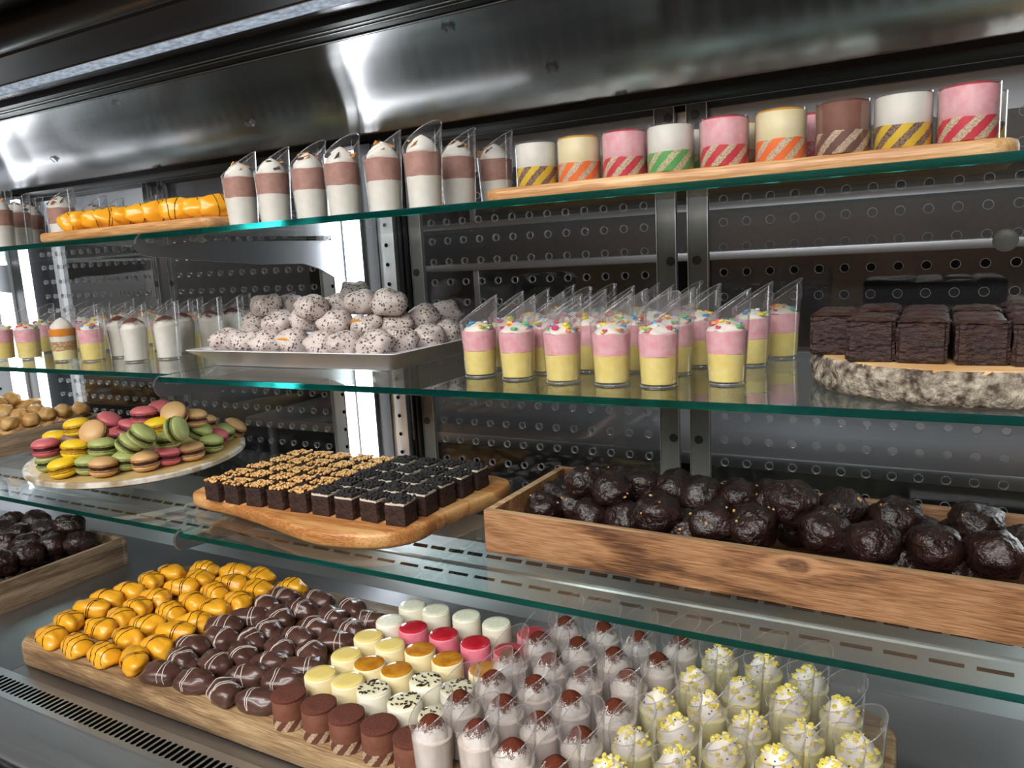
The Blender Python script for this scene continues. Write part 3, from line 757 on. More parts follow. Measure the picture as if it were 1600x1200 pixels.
# curved steel hood under the canopy, with its clips
HP = [(1.158, 0.2315), (1.155, 0.240), (1.147, 0.256), (1.133, 0.272), (1.112, 0.287), (1.085, 0.299), (1.05, 0.3095), (1.01, 0.318), (0.975, 0.3255), (0.945, 0.3325)]
hp2 = []
for i in range(len(HP) - 1):
    p0 = Vector(HP[max(i - 1, 0)]); p1 = Vector(HP[i]); p2 = Vector(HP[i + 1]); p3 = Vector(HP[min(i + 2, len(HP) - 1)])
    for k in range(4):
        t_ = k / 4
        v = 0.5 * ((2 * p1) + (-p0 + p2) * t_ + (2 * p0 - 5 * p1 + 4 * p2 - p3) * t_ ** 2 + (-p0 + 3 * p1 - 3 * p2 + p3) * t_ ** 3)
        hp2.append((v.x, v.y))
hp2.append(HP[-1])
hood = cpart('hood', sweep(hp2, XL, XR, 1).mesh('hood', 'hood', True, 60))
cl = G().box(-0.008, 0.008, -0.0012, 0.0012, -0.006, 0.006).box(-0.008, -0.005, -0.004, 0.001, -0.006, 0.006).box(0.005, 0.008, -0.004, 0.001, -0.006, 0.006).mesh('clip', 'cup_rim', False)
def on_hood(el):
    for i in range(len(hp2) - 1):
        (y0, z0), (y1, z1) = hp2[i], hp2[i + 1]
        if z0 / y0 <= el <= z1 / y1:
            f = (el - z0 / y0) / (z1 / y1 - z0 / y0)
            return y0 + (y1 - y0) * f, z0 + (z1 - z0) * f, math.atan2(-(y1 - y0), z1 - z0)
    return hp2[0][0], hp2[0][1], 0
for el, r in ((0.2535, -1.634), (0.2535, -1.054), (0.2535, -0.47), (0.336, -1.404), (0.336, -0.634), (0.2035, -1.312), (0.2035, -0.371)):
    y, z, a = on_hood(el)
    ob('hood_clip', cl, hood, (r * y, y - 0.002 * math.cos(a), z - 0.002), (a, 0, 0))
# dark header rail between hood and doors, door track
cpart('header_rail', sweep([(1.150, 0.2325), (1.172, 0.2325), (1.172, 0.2), (1.160, 0.208), (1.150, 0.214), (1.145, 0.221)], XL, XR, 1, True).mesh('header_rail', 'black_gloss', True, 30))
cpart('door_track', sweep([(1.160, 0.2105), (1.185, 0.2105), (1.185, 0.150), (1.178, 0.150), (1.176, 0.2075), (1.160, 0.2075)], XL, XR, 1, True).mesh('door_track', 'steel', False))
# canopy: rails, lamp lens, panel, tube
cpart('canopy_rail', sweep([(0.946, 0.331), (0.946, 0.352), (0.925, 0.353), (0.904, 0.3535), (0.904, 0.342), (0.918, 0.3385), (0.930, 0.3360)], XL, XR, 1, True).mesh('canopy_rail', 'black', False))
cpart('rail_bead', G().tube([(XL, 0.9405, 0.3315), (XR, 0.9405, 0.3315)], 0.0011, 6).tube([(XL, 0.916, 0.3385), (XR, 0.916, 0.3385)], 0.0010, 6).tube([(XL, 0.924, 0.3365), (XR, 0.924, 0.3365)], 0.0008, 6).mesh('rail_bead', 'steel'))
cpart('canopy_strip', sweep([(0.903, 0.353), (0.876, 0.3525), (0.876, 0.360), (0.903, 0.360)], XL, XR, 1, True).mesh('canopy_strip', 'hood', False))
cpart('canopy_lamp', sweep([(0.875, 0.3535), (0.868, 0.3500), (0.856, 0.3510), (0.850, 0.3555), (0.850, 0.372), (0.875, 0.372)], XL, XR, 1, True).mesh('canopy_lamp', 'lens', True, 50))
cpart('lamp_bead', G().tube([(XL, 0.847, 0.3568), (XR, 0.847, 0.3568)], 0.0013, 8).mesh('lamp_bead', 'steel'))
cpart('canopy_panel', sweep([(0.8485, 0.3580), (0.74, 0.353), (0.735, 0.36), (0.735, 0.40), (0.8485, 0.40)], XL, XR, 1, True).mesh('canopy_panel', 'brown_panel', False))
cpart('canopy_tube', G().tube([(XL, 0.672, 0.352), (XR, 0.672, 0.352)], 0.024, 20).mesh('canopy_tube', 'black_gloss'))
cpart('canopy_fascia', sweep([(0.735, 0.372), (0.60, 0.36), (0.46, 0.40), (0.44, 0.60), (0.95, 0.60), (0.95, 0.40), (0.735, 0.40)], XL, XR, 1, True).mesh('canopy_fascia', 'black', False))
# posts with light strips
def post(xc, wide, thin, plates, frames):
    p = cpart('light_post', G().box(xc - 0.062, xc + 0.052, 1.135, 1.20, -0.51, 0.215).mesh('light_post', 'post', False))
    ob('post_channel', G().box(wide[0] - 0.006, wide[0] - 0.001, 1.127, 1.137, -0.51, 0.212).box(wide[1] + 0.001, wide[1] + 0.006, 1.127, 1.137, -0.51, 0.212).mesh('post_channel', 'steel', False), p)
    ob('light_strip', G().box(wide[0], wide[1], 1.116, 1.134, -0.46, 0.205).mesh('light_strip', 'led', False), p)
    ob('light_strip', G().box(thin[0], thin[1], 1.122, 1.134, -0.46, 0.205).mesh('light_strip', 'led_thin', False), p)
    for x0, x1, hx in plates:
        pl = ob('slotted_plate', bevbox('slotted_plate', x0, x1, 1.138, 1.150, -0.51, 0.213, 'plate_steel', 0.001), p)
        for k in range(-13, 6):
            ob('peg_hole', HOLE, pl, (hx, 1.1375, -0.003 + 0.0356 * k))
    for x0, x1 in frames:
        ob('seal_strip', G().box(x0, x1, 1.152, 1.17, -0.51, 0.213).mesh('seal_strip', 'black', False), p)
    return p
HOLE = G().lathe([(0.0036, 0), (0.0036, 0.001)], 12).mesh('peg_hole', 'void', False)
HOLE.transform(Matrix.Rotation(PI / 2, 4, 'X'))
post(-0.955, (-0.966, -0.940), (-1.002, -0.987), ((-0.926, -0.868, -0.885), (-1.046, -1.006, -1.022)), ((-0.864, -0.860), (-0.856, -0.851), (-1.052, -1.047)))
post(-2.092, (-2.158, -2.118), (-2.045, -2.022), ((-2.31, -2.166, -2.26),), ((-2.10, -2.09), (-2.075, -2.066)))
post(0.205, (0.216, 0.242), (0.160, 0.175), ((0.25, 0.31, 0.28),), ((0.32, 0.324),))
cpart('end_panel', bevbox('end_panel', XL - 0.02, XL, 0.6, 1.22, -0.62, 0.40, 'plate_steel', 0.002))

# sliding doors of perforated acrylic: real holes
NC, NR, PX, PZ = 13, 17, 0.0336, 0.037
def door_mesh():
    g = G(); K = 16; T = 0.006
    def plate(z_, y, flip):
        pass
    for i in range(NC):
        for j in range(NR):
            cx, cz = i * PX, -j * PZ
            b = len(g.v)
            for k in range(K):
                a = 2 * PI * k / K
                c, s_ = math.cos(a), math.sin(a)
                q_ = 1 / max(abs(c), abs(s_))
                g.v.append((cx + c * q_ * PX / 2, 0, cz + s_ * q_ * PZ / 2))
                g.v.append((cx + c * 0.0064, 0, cz + s_ * 0.0064))
                g.v.append((cx + c * 0.0056, 0.0004, cz + s_ * 0.0056))
                g.v.append((cx + c * 0.0056, T, cz + s_ * 0.0056))
                g.v.append((cx + c * q_ * PX / 2, T, cz + s_ * q_ * PZ / 2))
            for k in range(K):
                o, o2 = b + k * 5, b + ((k + 1) % K) * 5
                g.face((o, o2, o2 + 1, o + 1), 0)
                g.face((o + 1, o2 + 1, o2 + 2, o + 2), 1)
                g.face((o + 2, o2 + 2, o2 + 3, o + 3), 1)
                g.face((o + 3, o2 + 3, o2 + 4, o + 4), 0)
    x0, x1, z0, z1 = -PX / 2, (NC - 0.5) * PX, -(NR - 0.5) * PZ, PZ / 2
    for y in (0, T):
        for (a0, a1, c0, c1) in ((x0 - 0.02, x0, -0.655, z1 + 0.052), (x1, x1 + 0.02, -0.655, z1 + 0.052), (x0, x1, z1, z1 + 0.052), (x0, x1, -0.655, z0)):
            b = len(g.v)
            for p in ((a0, y, c0), (a1, y, c0), (a1, y, c1), (a0, y, c1)): g.v.append(p)
            g.face((b, b + 1, b + 2, b + 3), 0)
    return g.mesh('perforated_door', ['acrylic', 'acrylic_edge'], False)
DM = door_mesh()
PLUG = G().lathe([(0.0070, 0), (0.0066, 0.0012)], 18).mesh('plug', 'plug'); PLUG.transform(Matrix.Rotation(PI / 2, 4, 'X'))
for x0, strips, lab in ((-0.279, ((-0.330, -0.301, -0.3175),), 'clear perforated sliding door behind the log of brownies'),
                        (-0.806, ((-0.379, -0.350, -0.358), (-0.848, -0.824, -0.839)), 'clear perforated sliding door behind the pink confetti cups'),
                        (-1.506, ((-1.074, -1.053, -1.0505), (-1.529, -1.518, -1.523)), 'clear perforated sliding door between the steel light posts, behind the macarons'),
                        (-2.030, ((-1.583, -1.568, -1.575),), 'clear perforated sliding door at the far end, behind the pastry puffs')):
    d = ob('sliding_door', DM, None, (x0, 1.170, 0.145), label=lab, cat='door', group='perforated sliding doors', kind='thing')
    for a, b_, c_ in strips:
        ob('edge_strip', bevbox('edge_strip', a - x0, b_ - x0, -0.008, -0.001, -0.653, 0.068, 'satin', 0.0015), d)
        ob('edge_trim', G().box(a - x0 - 0.0012, a - x0, -0.009, 0.0, -0.653, 0.068).box(b_ - x0, b_ - x0 + 0.0012, -0.009, 0.0, -0.653, 0.068).mesh('edge_trim', 'steel', False), d)
        for z in (0.192, -0.020, -0.300):
            ob('plug', PLUG, d, (c_ - x0, -0.0082, z - 0.145))

    if x0 == -0.279:
        fp = G().lathe([(0.0145, 0), (0.0145, 0.002), (0.0125, 0.003), (0.001, 0.0032)], 28)
        fp.box(-0.0008, 0.0008, -0.006, 0.006, 0.0030, 0.0040)
        me = fp.mesh('finger_pull', 'satin'); me.transform(Matrix.Rotation(PI / 2, 4, 'X'))
        ob('finger_pull', me, d, (0.3565, 0.0075 - 0.0085, -0.157), label='round grey lock disc')

# ------------------------------------------------------------------ glass shelves and brackets
def glass(x0, x1, y0, z, lab):
    g = G()
    o_ = round_rect(x0, x1, y0, 1.112, 0.006, 3)
    g.slab(o_, z - ST, z, 0.0007, 1, 0)
    me = g.mesh('glass_shelf', ['glass', 'glass_edge'], False)
    n = len(o_)
    me.polygons[len(me.polygons) - 2].material_index = 0       # underside
    for p in me.polygons:                                       # only the polished front edge shows green
        if p.center.y > y0 + 0.02 and p.normal.y > -0.5: p.material_index = 0
    return ob('glass_shelf', me, label=lab, cat='shelf', group='glass shelves of the display case')
nm = ((S1, 'top'), (S2, 'middle'), (S3, 'bottom'))
glass(-0.975, 0.50, 0.700, S1, 'upper glass shelf with striped sponge cakes and chocolate mousse cups on it')
glass(-0.975, 0.50, 0.700, S2, 'middle glass shelf carrying pink confetti cups and a log slice')
glass(-0.975, 0.50, 0.700, S3, 'lowest glass shelf carrying the long crate of dark chocolate balls')
glass(-2.10, -0.984, 0.700, S1, 'upper glass shelf under the far chocolate mousse cups, beyond the bracket')
glass(-2.10, -0.984, 0.725, S2, 'middle glass shelf carrying the parfait and cocoa cream cups')
glass(-2.10, -0.984, 0.708, S3, 'lowest glass shelf carrying the macaron plate and pastry puff crate')
BP = [(0.698, 0.001), (0.703, 0.006), (0.709, 0.0075), (0.712, 0.005), (0.711, -0.0015), (0.713, -0.005), (0.730, -0.0064), (0.733, -0.0093), (0.757, -0.0086), (0.767, -0.0044), (0.80, -0.004), (1.136, -0.004),
      (1.136, -0.0787), (1.093, -0.0706), (1.055, -0.0536), (1.018, -0.0439), (0.974, -0.0428), (0.925, -0.0422), (0.802, -0.0319), (0.717, -0.0237), (0.704, -0.022), (0.698, -0.0153), (0.6955, -0.006)]
def bracket():
    g = G(); n = len(BP)
    for x in (-0.0025, 0.0025):
        for y, z in BP: g.v.append((x, y, z))
    g.face(list(range(n))); g.face([n + k for k in range(n)][::-1])
    for k in range(n):
        k2 = (k + 1) % n
        g.face((k, n + k, n + k2, k2))
    return g.mesh('shelf_bracket', 'bracket', False)
BM_ = bracket()
PAD = G().lathe([(0.004, -0.006), (0.006, -0.005), (0.003, -0.003), (0.007, -0.0005), (0.007, 0.0)], 14).mesh('glass_pad', 'cup_rim')
for (z, w) in ((S1 - ST, 'upper'), (S2 - ST, 'middle'), (S3 - ST, 'lowest')):
    for x, v in ((-0.9795, 'joint beside the wide light post'), (-2.115, 'far end beside the end panel'), (0.175, 'near end under the log slice side')):
        b = ob('shelf_bracket', BM_, None, (x, 0, z), label='steel bracket of the %s glass shelf, %s' % (w, v), cat='bracket', group='steel shelf brackets')
        for y, dx in ((0.80, 0.008), (1.075, 0.008), (0.80, -0.008)):
            ob('glass_pad', PAD, b, (dx, y, 0.0))

# ------------------------------------------------------------------ serving boards, crates, plates
def board(name, outline, z0, z1, mat, bev, label, cat='board'):
    return ob(name, G().slab(outline, z0, z1, bev).mesh(name, mat, True, 50), label=label, cat=cat)
board('serving_board', round_rect(-0.482, 0.062, 0.801, 0.930, 0.03), S1, 0.080, 'maple', 0.005, 'pale wooden board on the top shelf under the striped sponge cakes')
board('serving_board', round_rect(-1.245, -0.845, 0.712, 0.862, 0.02), S1, S1 + 0.0155, 'maple', 0.004, 'narrow wooden board on the top shelf under the yellow glazed eclairs')
ol = smooth_loop([(-1.062, 0.800, 0), (-1.015, 0.785, 0), (-0.965, 0.781, 0), (-0.89, 0.768, 0), (-0.82, 0.751, 0), (-0.74, 0.734, 0), (-0.672, 0.742, 0), (-0.630, 0.762, 0), (-0.604, 0.80, 0), (-0.600, 0.86, 0), (-0.588, 0.93, 0),
                  (-0.578, 0.99, 0), (-0.600, 1.04, 0), (-0.70, 1.055, 0), (-0.85, 1.05, 0), (-1.0, 1.05, 0), (-1.06, 1.03, 0), (-1.072, 0.95, 0), (-1.076, 0.86, 0)], 4)
board('serving_board', ol, S3, S3 + 0.024, 'olive', 0.006, 'wavy edged honey coloured board under the brownie cubes')
DT = DK + 0.033
board('serving_board', round_rect(-1.232, -0.018, 0.568, 0.905, 0.055, 8), DK, DT, 'mango_top', 0.005, 'long thick rounded board on the steel deck under eclairs and dessert cups')

def crate(label, w, d, h, th, loc, rz, mats, rim='acacia_rim', hw=None):
    """open wooden crate: front, back, two ends, floor; origin at its front left bottom corner"""
    c = ob('wooden_crate', None, loc=loc, rot=(0, 0, rz), label=label, cat='crate')
    def plank(nm_, x0, x1, y0, y1, z0, z1):
        me = bevbox(nm_, x0, x1, y0, y1, z0, z1, mats[0], 0.0012)
        me.materials.append(M[rim])
        for p in me.polygons:
            if p.normal.z > 0.9: p.material_index = 1
        return ob(nm_, me, c)
    plank('front_plank', 0, w, 0, th, 0, h)
    plank('back_plank', 0, w, d - th, d, 0, h)
    plank('end_plank', 0, th, th, d - th, 0, h)
    plank('end_plank', w - th, w, th, d - th, 0, h)
    ob('floor_plank', bevbox('floor_plank', th, w - th, th, d - th, 0.002, 0.009, mats[1], 0.001), c)
    return c
M['acacia_end'] = M['acacia']
c_ = crate('long brown wooden crate on the lowest shelf filled with dark chocolate balls', 0.92, 0.222, 0.057, 0.011, (-0.503, 0.806, S3), -0.030, ('acacia', 'acacia_in'))
crate('weathered wooden crate on the steel deck filled with dark chocolate balls', 0.345, 0.278, 0.056, 0.010, (-1.763, 0.623, DK), 0.0, ('drift', 'acacia_in'), 'drift')
crate('weathered wooden crate on the lowest shelf filled with pastry puffs', 0.36, 0.265, 0.048, 0.010, (-2.150, 0.868, S3), -0.01, ('drift', 'acacia_in'), 'drift')

# white platter with flared rim
def platter():
    x0, x1, y0, y1, h = -1.013, -0.606, 0.777, 1.065, 0.028
    g = G()
    rows = [(0.040, 0.0), (0.032, 0.001), (0.026, 0.009), (0.004, h - 0.004), (0.0, h - 0.001), (0.001, h), (0.016, h - 0.001), (0.030, 0.013), (0.036, 0.012)]
    n = None
    for d, z in rows:
        o_ = round_rect(x0 + d, x1 - d, y0 + d, y1 - d, max(0.006, 0.010 - d * 0.1), 4)
        n = len(o_)
        for p in o_: g.v.append((p.x, p.y, z))
    for i in range(len(rows) - 1):
        for k in range(n):
            k2 = (k + 1) % n
            g.face((i * n + k, i * n + k2, (i + 1) * n + k2, (i + 1) * n + k))
    g.face(list(range(n))[::-1]); g.face([(len(rows) - 1) * n + k for k in range(n)])
    return g.mesh('platter', 'porcelain', True, 35)
ob('platter', platter(), loc=(0, 0, S2), label='white rectangular porcelain platter under the speckled cream puffs', cat='platter')

# oval macaron plate on little feet
t = ob('macaron_plate', None, loc=(-1.386, 0.935, S3), rot=(0, 0, math.radians(147.5)), label='large oval white plate with gold card holding the macaron heap', cat='plate')
def oval(prof, name, mat, ax, ay, seg=56):
    g = G()
    g.lathe(prof, seg)
    g.v = [(x * ax, y * ay, z) for x, y, z in g.v]
    return g.mesh(name, mat, True, 40)
AX, AY = 0.243, 0.200
ob('dish', oval([(0.90, 0.018), (0.985, 0.026), (0.985, 0.034), (0.97, 0.034), (0.90, 0.029)], 'dish', 'plate', AX, AY), t)
ob('rim_band', oval([(0.985, 0.025), (1.0, 0.0265), (1.0, 0.0335), (0.986, 0.0352), (0.972, 0.0345)], 'rim_band', 'plate_rim', AX, AY), t)
ob('gold_card', oval([(0.955, 0.0325), (0.955, 0.0346)], 'gold_card', 'gold', AX, AY), t)
ft = G().lathe([(0.010, 0), (0.014, 0.006), (0.015, 0.019)], 16).mesh('foot', 'plate')
Rz = Matrix.Rotation(math.radians(-147.5), 3, 'Z')
for p in ((0.072, -0.088, 0), (-0.12, 0.04, 0), (0.05, 0.09, 0)): ob('foot', ft, t, Rz @ Vector(p))
PLZ = S3 + 0.0312

# slice of tree trunk
t = ob('log_slice', None, loc=(0.052, 0.877, S2), label='thick bark edged tree slice on the middle shelf under big brownies', cat='log slice')
def log_r(a, z, base):
    return base * (1 + 0.03 * math.sin(2 * a + 0.6) + 0.02 * math.sin(3 * a + 2)) + 0.004 * noise.noise(Vector((math.cos(a) * 9, math.sin(a) * 9, z * 60)))
def logm(base, rows, name, mat, rough):
    def mod(r, z, a, i): return (log_r(a, z, r) + (rough * noise.noise(Vector((math.cos(a) * 26, math.sin(a) * 26, z * 160))) if rough else 0), z)
    return G().lathe(rows, 120, mod=mod).mesh(name, mat, True, 60)
ob('core', logm(0.156, [(0.156, 0.0), (0.158, 0.002), (0.158, 0.0315), (0.157, 0.032)], 'core', 'logtop', 0), t)
def bark():
    g = G()
    rows = [(0.157, 0.0005), (0.160, 0.0015), (0.162, 0.008), (0.161, 0.014), (0.1615, 0.020), (0.1605, 0.026), (0.1595, 0.030), (0.1580, 0.0312)]
    def mod(r, z, a, i):
        return (log_r(a, z, r) + (0.0035 * noise.noise(Vector((math.cos(a) * 24, math.sin(a) * 24, z * 150))) if 0 < i < 7 else 0), z)
    return g.lathe(rows, 160, mod=mod, cap0=False, cap1=False).mesh('bark', 'bark', True, 70)
ob('bark', bark(), t)

# ------------------------------------------------------------------ dessert cups
CH, CLO = 0.099, 0.067
def cr(z): return 0.0196 + (0.0251 - 0.0196) * min(max(z / CH, 0), 1)
def ctop(a): return CLO + (CH - CLO) * ((1 + math.cos(a)) / 2) ** 1.05
def cup_mesh():
    g = G(); S = 36; th = 0.0008
    rows = 5
    for side in (0, 1):
        for j in range(rows):
            for k in range(S):
                a = 2 * PI * k / S
                z0 = 0.0 if side == 0 else 0.003
                z = z0 + (ctop(a) - z0) * j / (rows - 1)
                r = cr(z) - (th if side else 0)
                g.v.append((r * math.cos(a), r * math.sin(a), z))
    o = rows * S
    for j in range(rows - 1):
        for k in range(S):
            k2 = (k + 1) % S
            g.face((j * S + k, j * S + k2, (j + 1) * S + k2, (j + 1) * S + k), 0)
            g.face((o + j * S + k2, o + j * S + k, o + (j + 1) * S + k, o + (j + 1) * S + k2), 0)
    e = (rows - 1) * S
    g.face([k for k in range(S)][::-1], 0); g.face([o + k for k in range(S)], 0)
    path = []
    for k in range(S):
        a = 2 * PI * k / S; z = ctop(a); r = cr(z) - th / 2
        path.append((r * math.cos(a), r * math.sin(a), z))
    g.tube(path, 0.0006, 6, 1, True)
    g.tube([(cr(0) * math.cos(2 * PI * k / S), cr(0) * math.sin(2 * PI * k / S), 0.0008) for k in range(S)], 0.0008, 6, 1, True)
    return g.mesh('dessert_cup', ['cup', 'cup_rim'], True, 60)
def emblem():
    """round raised mark of concentric arcs on the tall side of a cup"""
    g = G(); zc = 0.080
    def pt(u, w):
        z = zc + w; r = cr(z) + 0.0001
        a = u / r
        return (r * math.cos(a), r * math.sin(a), z)
    for rad, gaps in ((0.0068, 1), (0.0050, 4), (0.0032, 1), (0.0014, 1)):
        if gaps == 1:
            g.tube([pt(rad * math.cos(2 * PI * k / 20), rad * math.sin(2 * PI * k / 20)) for k in range(20)], 0.00022, 4, 0, True)
        else:
            for s_ in range(gaps):
                a0 = 2 * PI * s_ / gaps
                g.tube([pt(rad * math.cos(a0 + 1.1 * k / 6), rad * math.sin(a0 + 1.1 * k / 6)) for k in range(7)], 0.00022, 4, 0)
    for s_ in range(8):
        a0 = 2 * PI * s_ / 8 + 0.2
        g.tube([pt(0.0052 * math.cos(a0), 0.0052 * math.sin(a0)), pt(0.0066 * math.cos(a0), 0.0066 * math.sin(a0))], 0.00022, 4, 0)
    return g.mesh('emblem', 'cup_rim', False)
CUP, EMB = cup_mesh(), emblem()
def layer(name, mat, z0, z1, seed, wob=0.0012, dome=0.0):
    g = G()
    def mod(r, z, a, i):
        if i >= 2:
            z = z + wob * noise.noise(Vector((math.cos(a) * 1.6 + seed, math.sin(a) * 1.6, 0.3 * seed)))
        return (r, z)
    prof = [(cr(z0) - 0.0011, z0), (cr((z0 + z1) / 2) - 0.0011, (z0 + z1) / 2), (cr(z1) - 0.0011, z1), (cr(z1) * 0.5, z1 + dome), (0.002, z1 + dome * 1.3)]
    return g.lathe(prof, 24, mod=mod).mesh(name, mat, True, 50)
def dollop(name, mat, z0, r0, h, seed, swirl=0.07, n=5):
    g = G(); P_ = []
    for k in range(9):
        t_ = k / 8
        rr = r0 * (1 - t_ ** 1.9) ** 0.75 if t_ < 1 else 0.0012
        P_.append((max(rr, 0.0012), z0 + h * t_))
    P_[0] = (r0 * 0.96, z0)
    def mod(r, z, a, i):
        tt = (z - z0) / h
        return (r * (1 + swirl * math.cos(n * a + 5 * tt + seed) * (1 - tt)) * (1 + 0.08 * noise.noise(Vector((math.cos(a) + seed, math.sin(a), tt * 2)))), z)
    return g.lathe(P_, 24, mod=mod).mesh(name, mat, True, 70)
def dust(z0, r0, h, seed, frac=0.5):
    """cocoa cap lying over the upper part of a dollop, ragged lower edge"""
    g = G(); rows = 6
    def mod(r, z, a, i):
        low = frac + 0.22 * noise.noise(Vector((math.cos(a) * 2 + seed, math.sin(a) * 2, seed)))+ 0.10 * noise.noise(Vector((math.cos(a) * 7 + seed, math.sin(a) * 7, seed)))
        t_ = low + (1 - low) * i / (rows - 1)
        rr = r0 * max(0.0, 1 - t_ ** 1.9) ** 0.75
        rr = rr * (1 + 0.07 * math.cos(5 * a + 5 * t_ + seed) * (1 - t_)) * (1 + 0.08 * noise.noise(Vector((math.cos(a) + seed, math.sin(a), t_ * 2)))) + 0.0006
        return (max(rr, 0.0012), z0 + h * t_ + 0.0005)
    return g.lathe([(1, 0)] * rows, 28, mod=mod, cap0=False).mesh('cocoa_dusting', 'cocoa_dust', True, 70)
def bits(name, mats, n, z0, r0, h, seed, size=0.0032, flat=0.35, spread=0.95, lo=0.0, hi=0.7):
    rnd = random.Random(seed); g = G()
    for i in range(n):
        t_ = lo + (hi - lo) * rnd.random(); a = rnd.random() * 2 * PI
        rr = r0 * (1 - t_ ** 1.9) ** 0.75 * spread
        s_ = size * (0.7 + 0.6 * rnd.random())
        mt = Matrix.Translation((rr * math.cos(a), rr * math.sin(a), z0 + h * t_ + s_ * 0.2)) @ Matrix.Rotation(rnd.random() * 6, 4, 'Z') @ Matrix.Rotation(0.8 * (rnd.random() - 0.3), 4, 'X')
        mi = i % len(mats)
        b = len(g.v)
        K = 7
        for z in (-s_ * flat / 2, s_ * flat / 2):
            for k in range(K):
                q_ = 2 * PI * k / K
                g.v.append(tuple(mt @ Vector((s_ / 2 * math.cos(q_) * 1.2, s_ / 2 * math.sin(q_), z))))
        g.face([b + k for k in range(K)][::-1], mi); g.face([b + K + k for k in range(K)], mi)
        for k in range(K): g.face((b + k, b + (k + 1) % K, b + K + (k + 1) % K, b + K + k), mi)
    return g.mesh(name, mats, False)
def shards(seed):
    rnd = random.Random(seed); g = G()
    for i in range(8):
        a = rnd.random() * 6.28; rr = 0.004 + 0.012 * rnd.random()
        mt = Matrix.Translation((rr * math.cos(a), rr * math.sin(a), 0.0865 - rr * 0.95)) @ Matrix.Rotation(a, 4, 'Z') @ Matrix.Rotation(0.7 - 1.0 * rnd.random(), 4, 'Y') @ Matrix.Rotation(rnd.random(), 4, 'X')
        l, w = 0.0042 + 0.0045 * rnd.random(), 0.0022 + 0.0022 * rnd.random()
        g.box(-l, l, -w, w, -0.0007, 0.0007, i % 2, mt)
    return g.mesh('topping_shards', ['choc_shard', 'caramel_bit'], False)

def kit_pink(s):
    d = (0.056, 0.0215, 0.012)
    return [('custard_layer', layer('custard_layer', 'custard', 0.0032, 0.0325, s), None), ('mousse_layer', layer('mousse_layer', 'pink', 0.0325, 0.056, s + 3), None),
            ('whipped_cream', dollop('whipped_cream', 'white_cream', 0.0555, 0.0185, 0.0115, s, 0.16, 5), None),
            ('confetti', bits('confetti', ['conf_pink', 'conf_yellow', 'conf_orange', 'conf_blue', 'conf_green', 'conf_white'], 16, 0.0555, 0.0185, 0.0115, s * 11 + 1, 0.0060, 0.4, 1.0, 0.15, 0.85), 'stuff')]
def kit_orange(s):
    return [('custard_layer', layer('custard_layer', 'custard', 0.0032, 0.0325, s), None), ('mousse_layer', layer('mousse_layer', 'vanilla', 0.0325, 0.056, s + 3), None),
            ('whipped_cream', dollop('whipped_cream', 'white_cream', 0.0555, 0.0195, 0.015, s, 0.1, 6), None),
            ('confetti', bits('confetti', ['conf_orange', 'conf_yellow', 'conf_white', 'conf_orange'], 14, 0.0555, 0.0195, 0.015, s * 5 + 2, 0.0062, 0.5, 1.0, 0.2, 0.85), 'stuff')]
def kit_mocha(s):
    return [('vanilla_layer', layer('vanilla_layer', 'vanilla', 0.0032, 0.0385, s, 0.0014), None), ('mousse_layer', layer('mousse_layer', 'mocha', 0.0385, 0.0645, s + 3), None),
            ('whipped_cream', dollop('whipped_cream', 'vanilla', 0.064, 0.0192, 0.0215, s, 0.04, 5), None), ('topping_shards', shards(s * 3 + 1), 'stuff')]
def kit_cocoa(s):
    return [('cream_layer', layer('cream_layer', 'vanilla', 0.0032, 0.0570, s), None), ('whipped_cream', dollop('whipped_cream', 'white_cream', 0.0565, 0.0205, 0.018, s, 0.05, 6), None),
            ('cocoa_dusting', dust(0.0565, 0.0205, 0.018, s, 0.28), None)]
def kit_parfait(s):
    return [('custard_layer', layer('custard_layer', 'lemon', 0.0032, 0.020, s), None), ('crumble_layer', layer('crumble_layer', 'crumble', 0.020, 0.036, s, 0.003), None),
            ('cream_layer', layer('cream_layer', 'vanilla', 0.036, 0.0455, s), None), ('jelly_layer', layer('jelly_layer', 'jelly', 0.0455, 0.0585, s), None),
            ('whipped_cream', dollop('whipped_cream', 'white_cream', 0.058, 0.0185, 0.020, s, 0.03, 5), None)]
def kit_deck(s):
    return [('cream_layer', layer('cream_layer', 'tiramisu', 0.0032, 0.0520, s, 0.0012, 0.001), None), ('meringue', dollop('meringue', 'meringue', 0.052, 0.0175, 0.0230, s, 0.08, 5), None),
            ('cocoa_dusting', dust(0.052, 0.0175, 0.0230, s, 0.30), None)]
def kit_lemon(s):
    return [('cream_layer', layer('cream_layer', 'lemon', 0.0032, 0.0520, s, 0.0012, 0.001), None), ('meringue', dollop('meringue', 'meringue', 0.052, 0.0178, 0.0225, s, 0.05, 5), None),
            ('lemon_zest', bits('lemon_zest', ['zest'], 30, 0.052, 0.0178, 0.0225, s * 7 + 3, 0.0044, 0.35, 1.02, 0.15, 0.97), 'stuff'),
            ('herb_flecks', bits('herb_flecks', ['herb'], 12, 0.052, 0.0178, 0.0225, s * 9 + 5, 0.0016, 0.4, 1.02, 0.3, 0.97), 'stuff')]

def cups(pts, z, kit, labels, group, emb=True, nv=4, dirdeg=29, spread=22):
    kits = [kit(v + 1) for v in range(nv)]
    for i, p in enumerate(pts):
        a = math.radians(dirdeg + random.uniform(-spread, spread))
        c = ob('dessert_cup', CUP, None, (p[0], p[1], z), (0, 0, a), labels[i], 'dessert cup', group)
        if emb: ob('emblem', EMB, c)
        for nm_, me, kd in kits[i % nv]:
            ob(nm_, me, c, rot=(0, 0, random.uniform(0, 6.28)) if nm_ != 'topping_shards' else (0, 0, random.uniform(0, 6.28)), kind=kd)

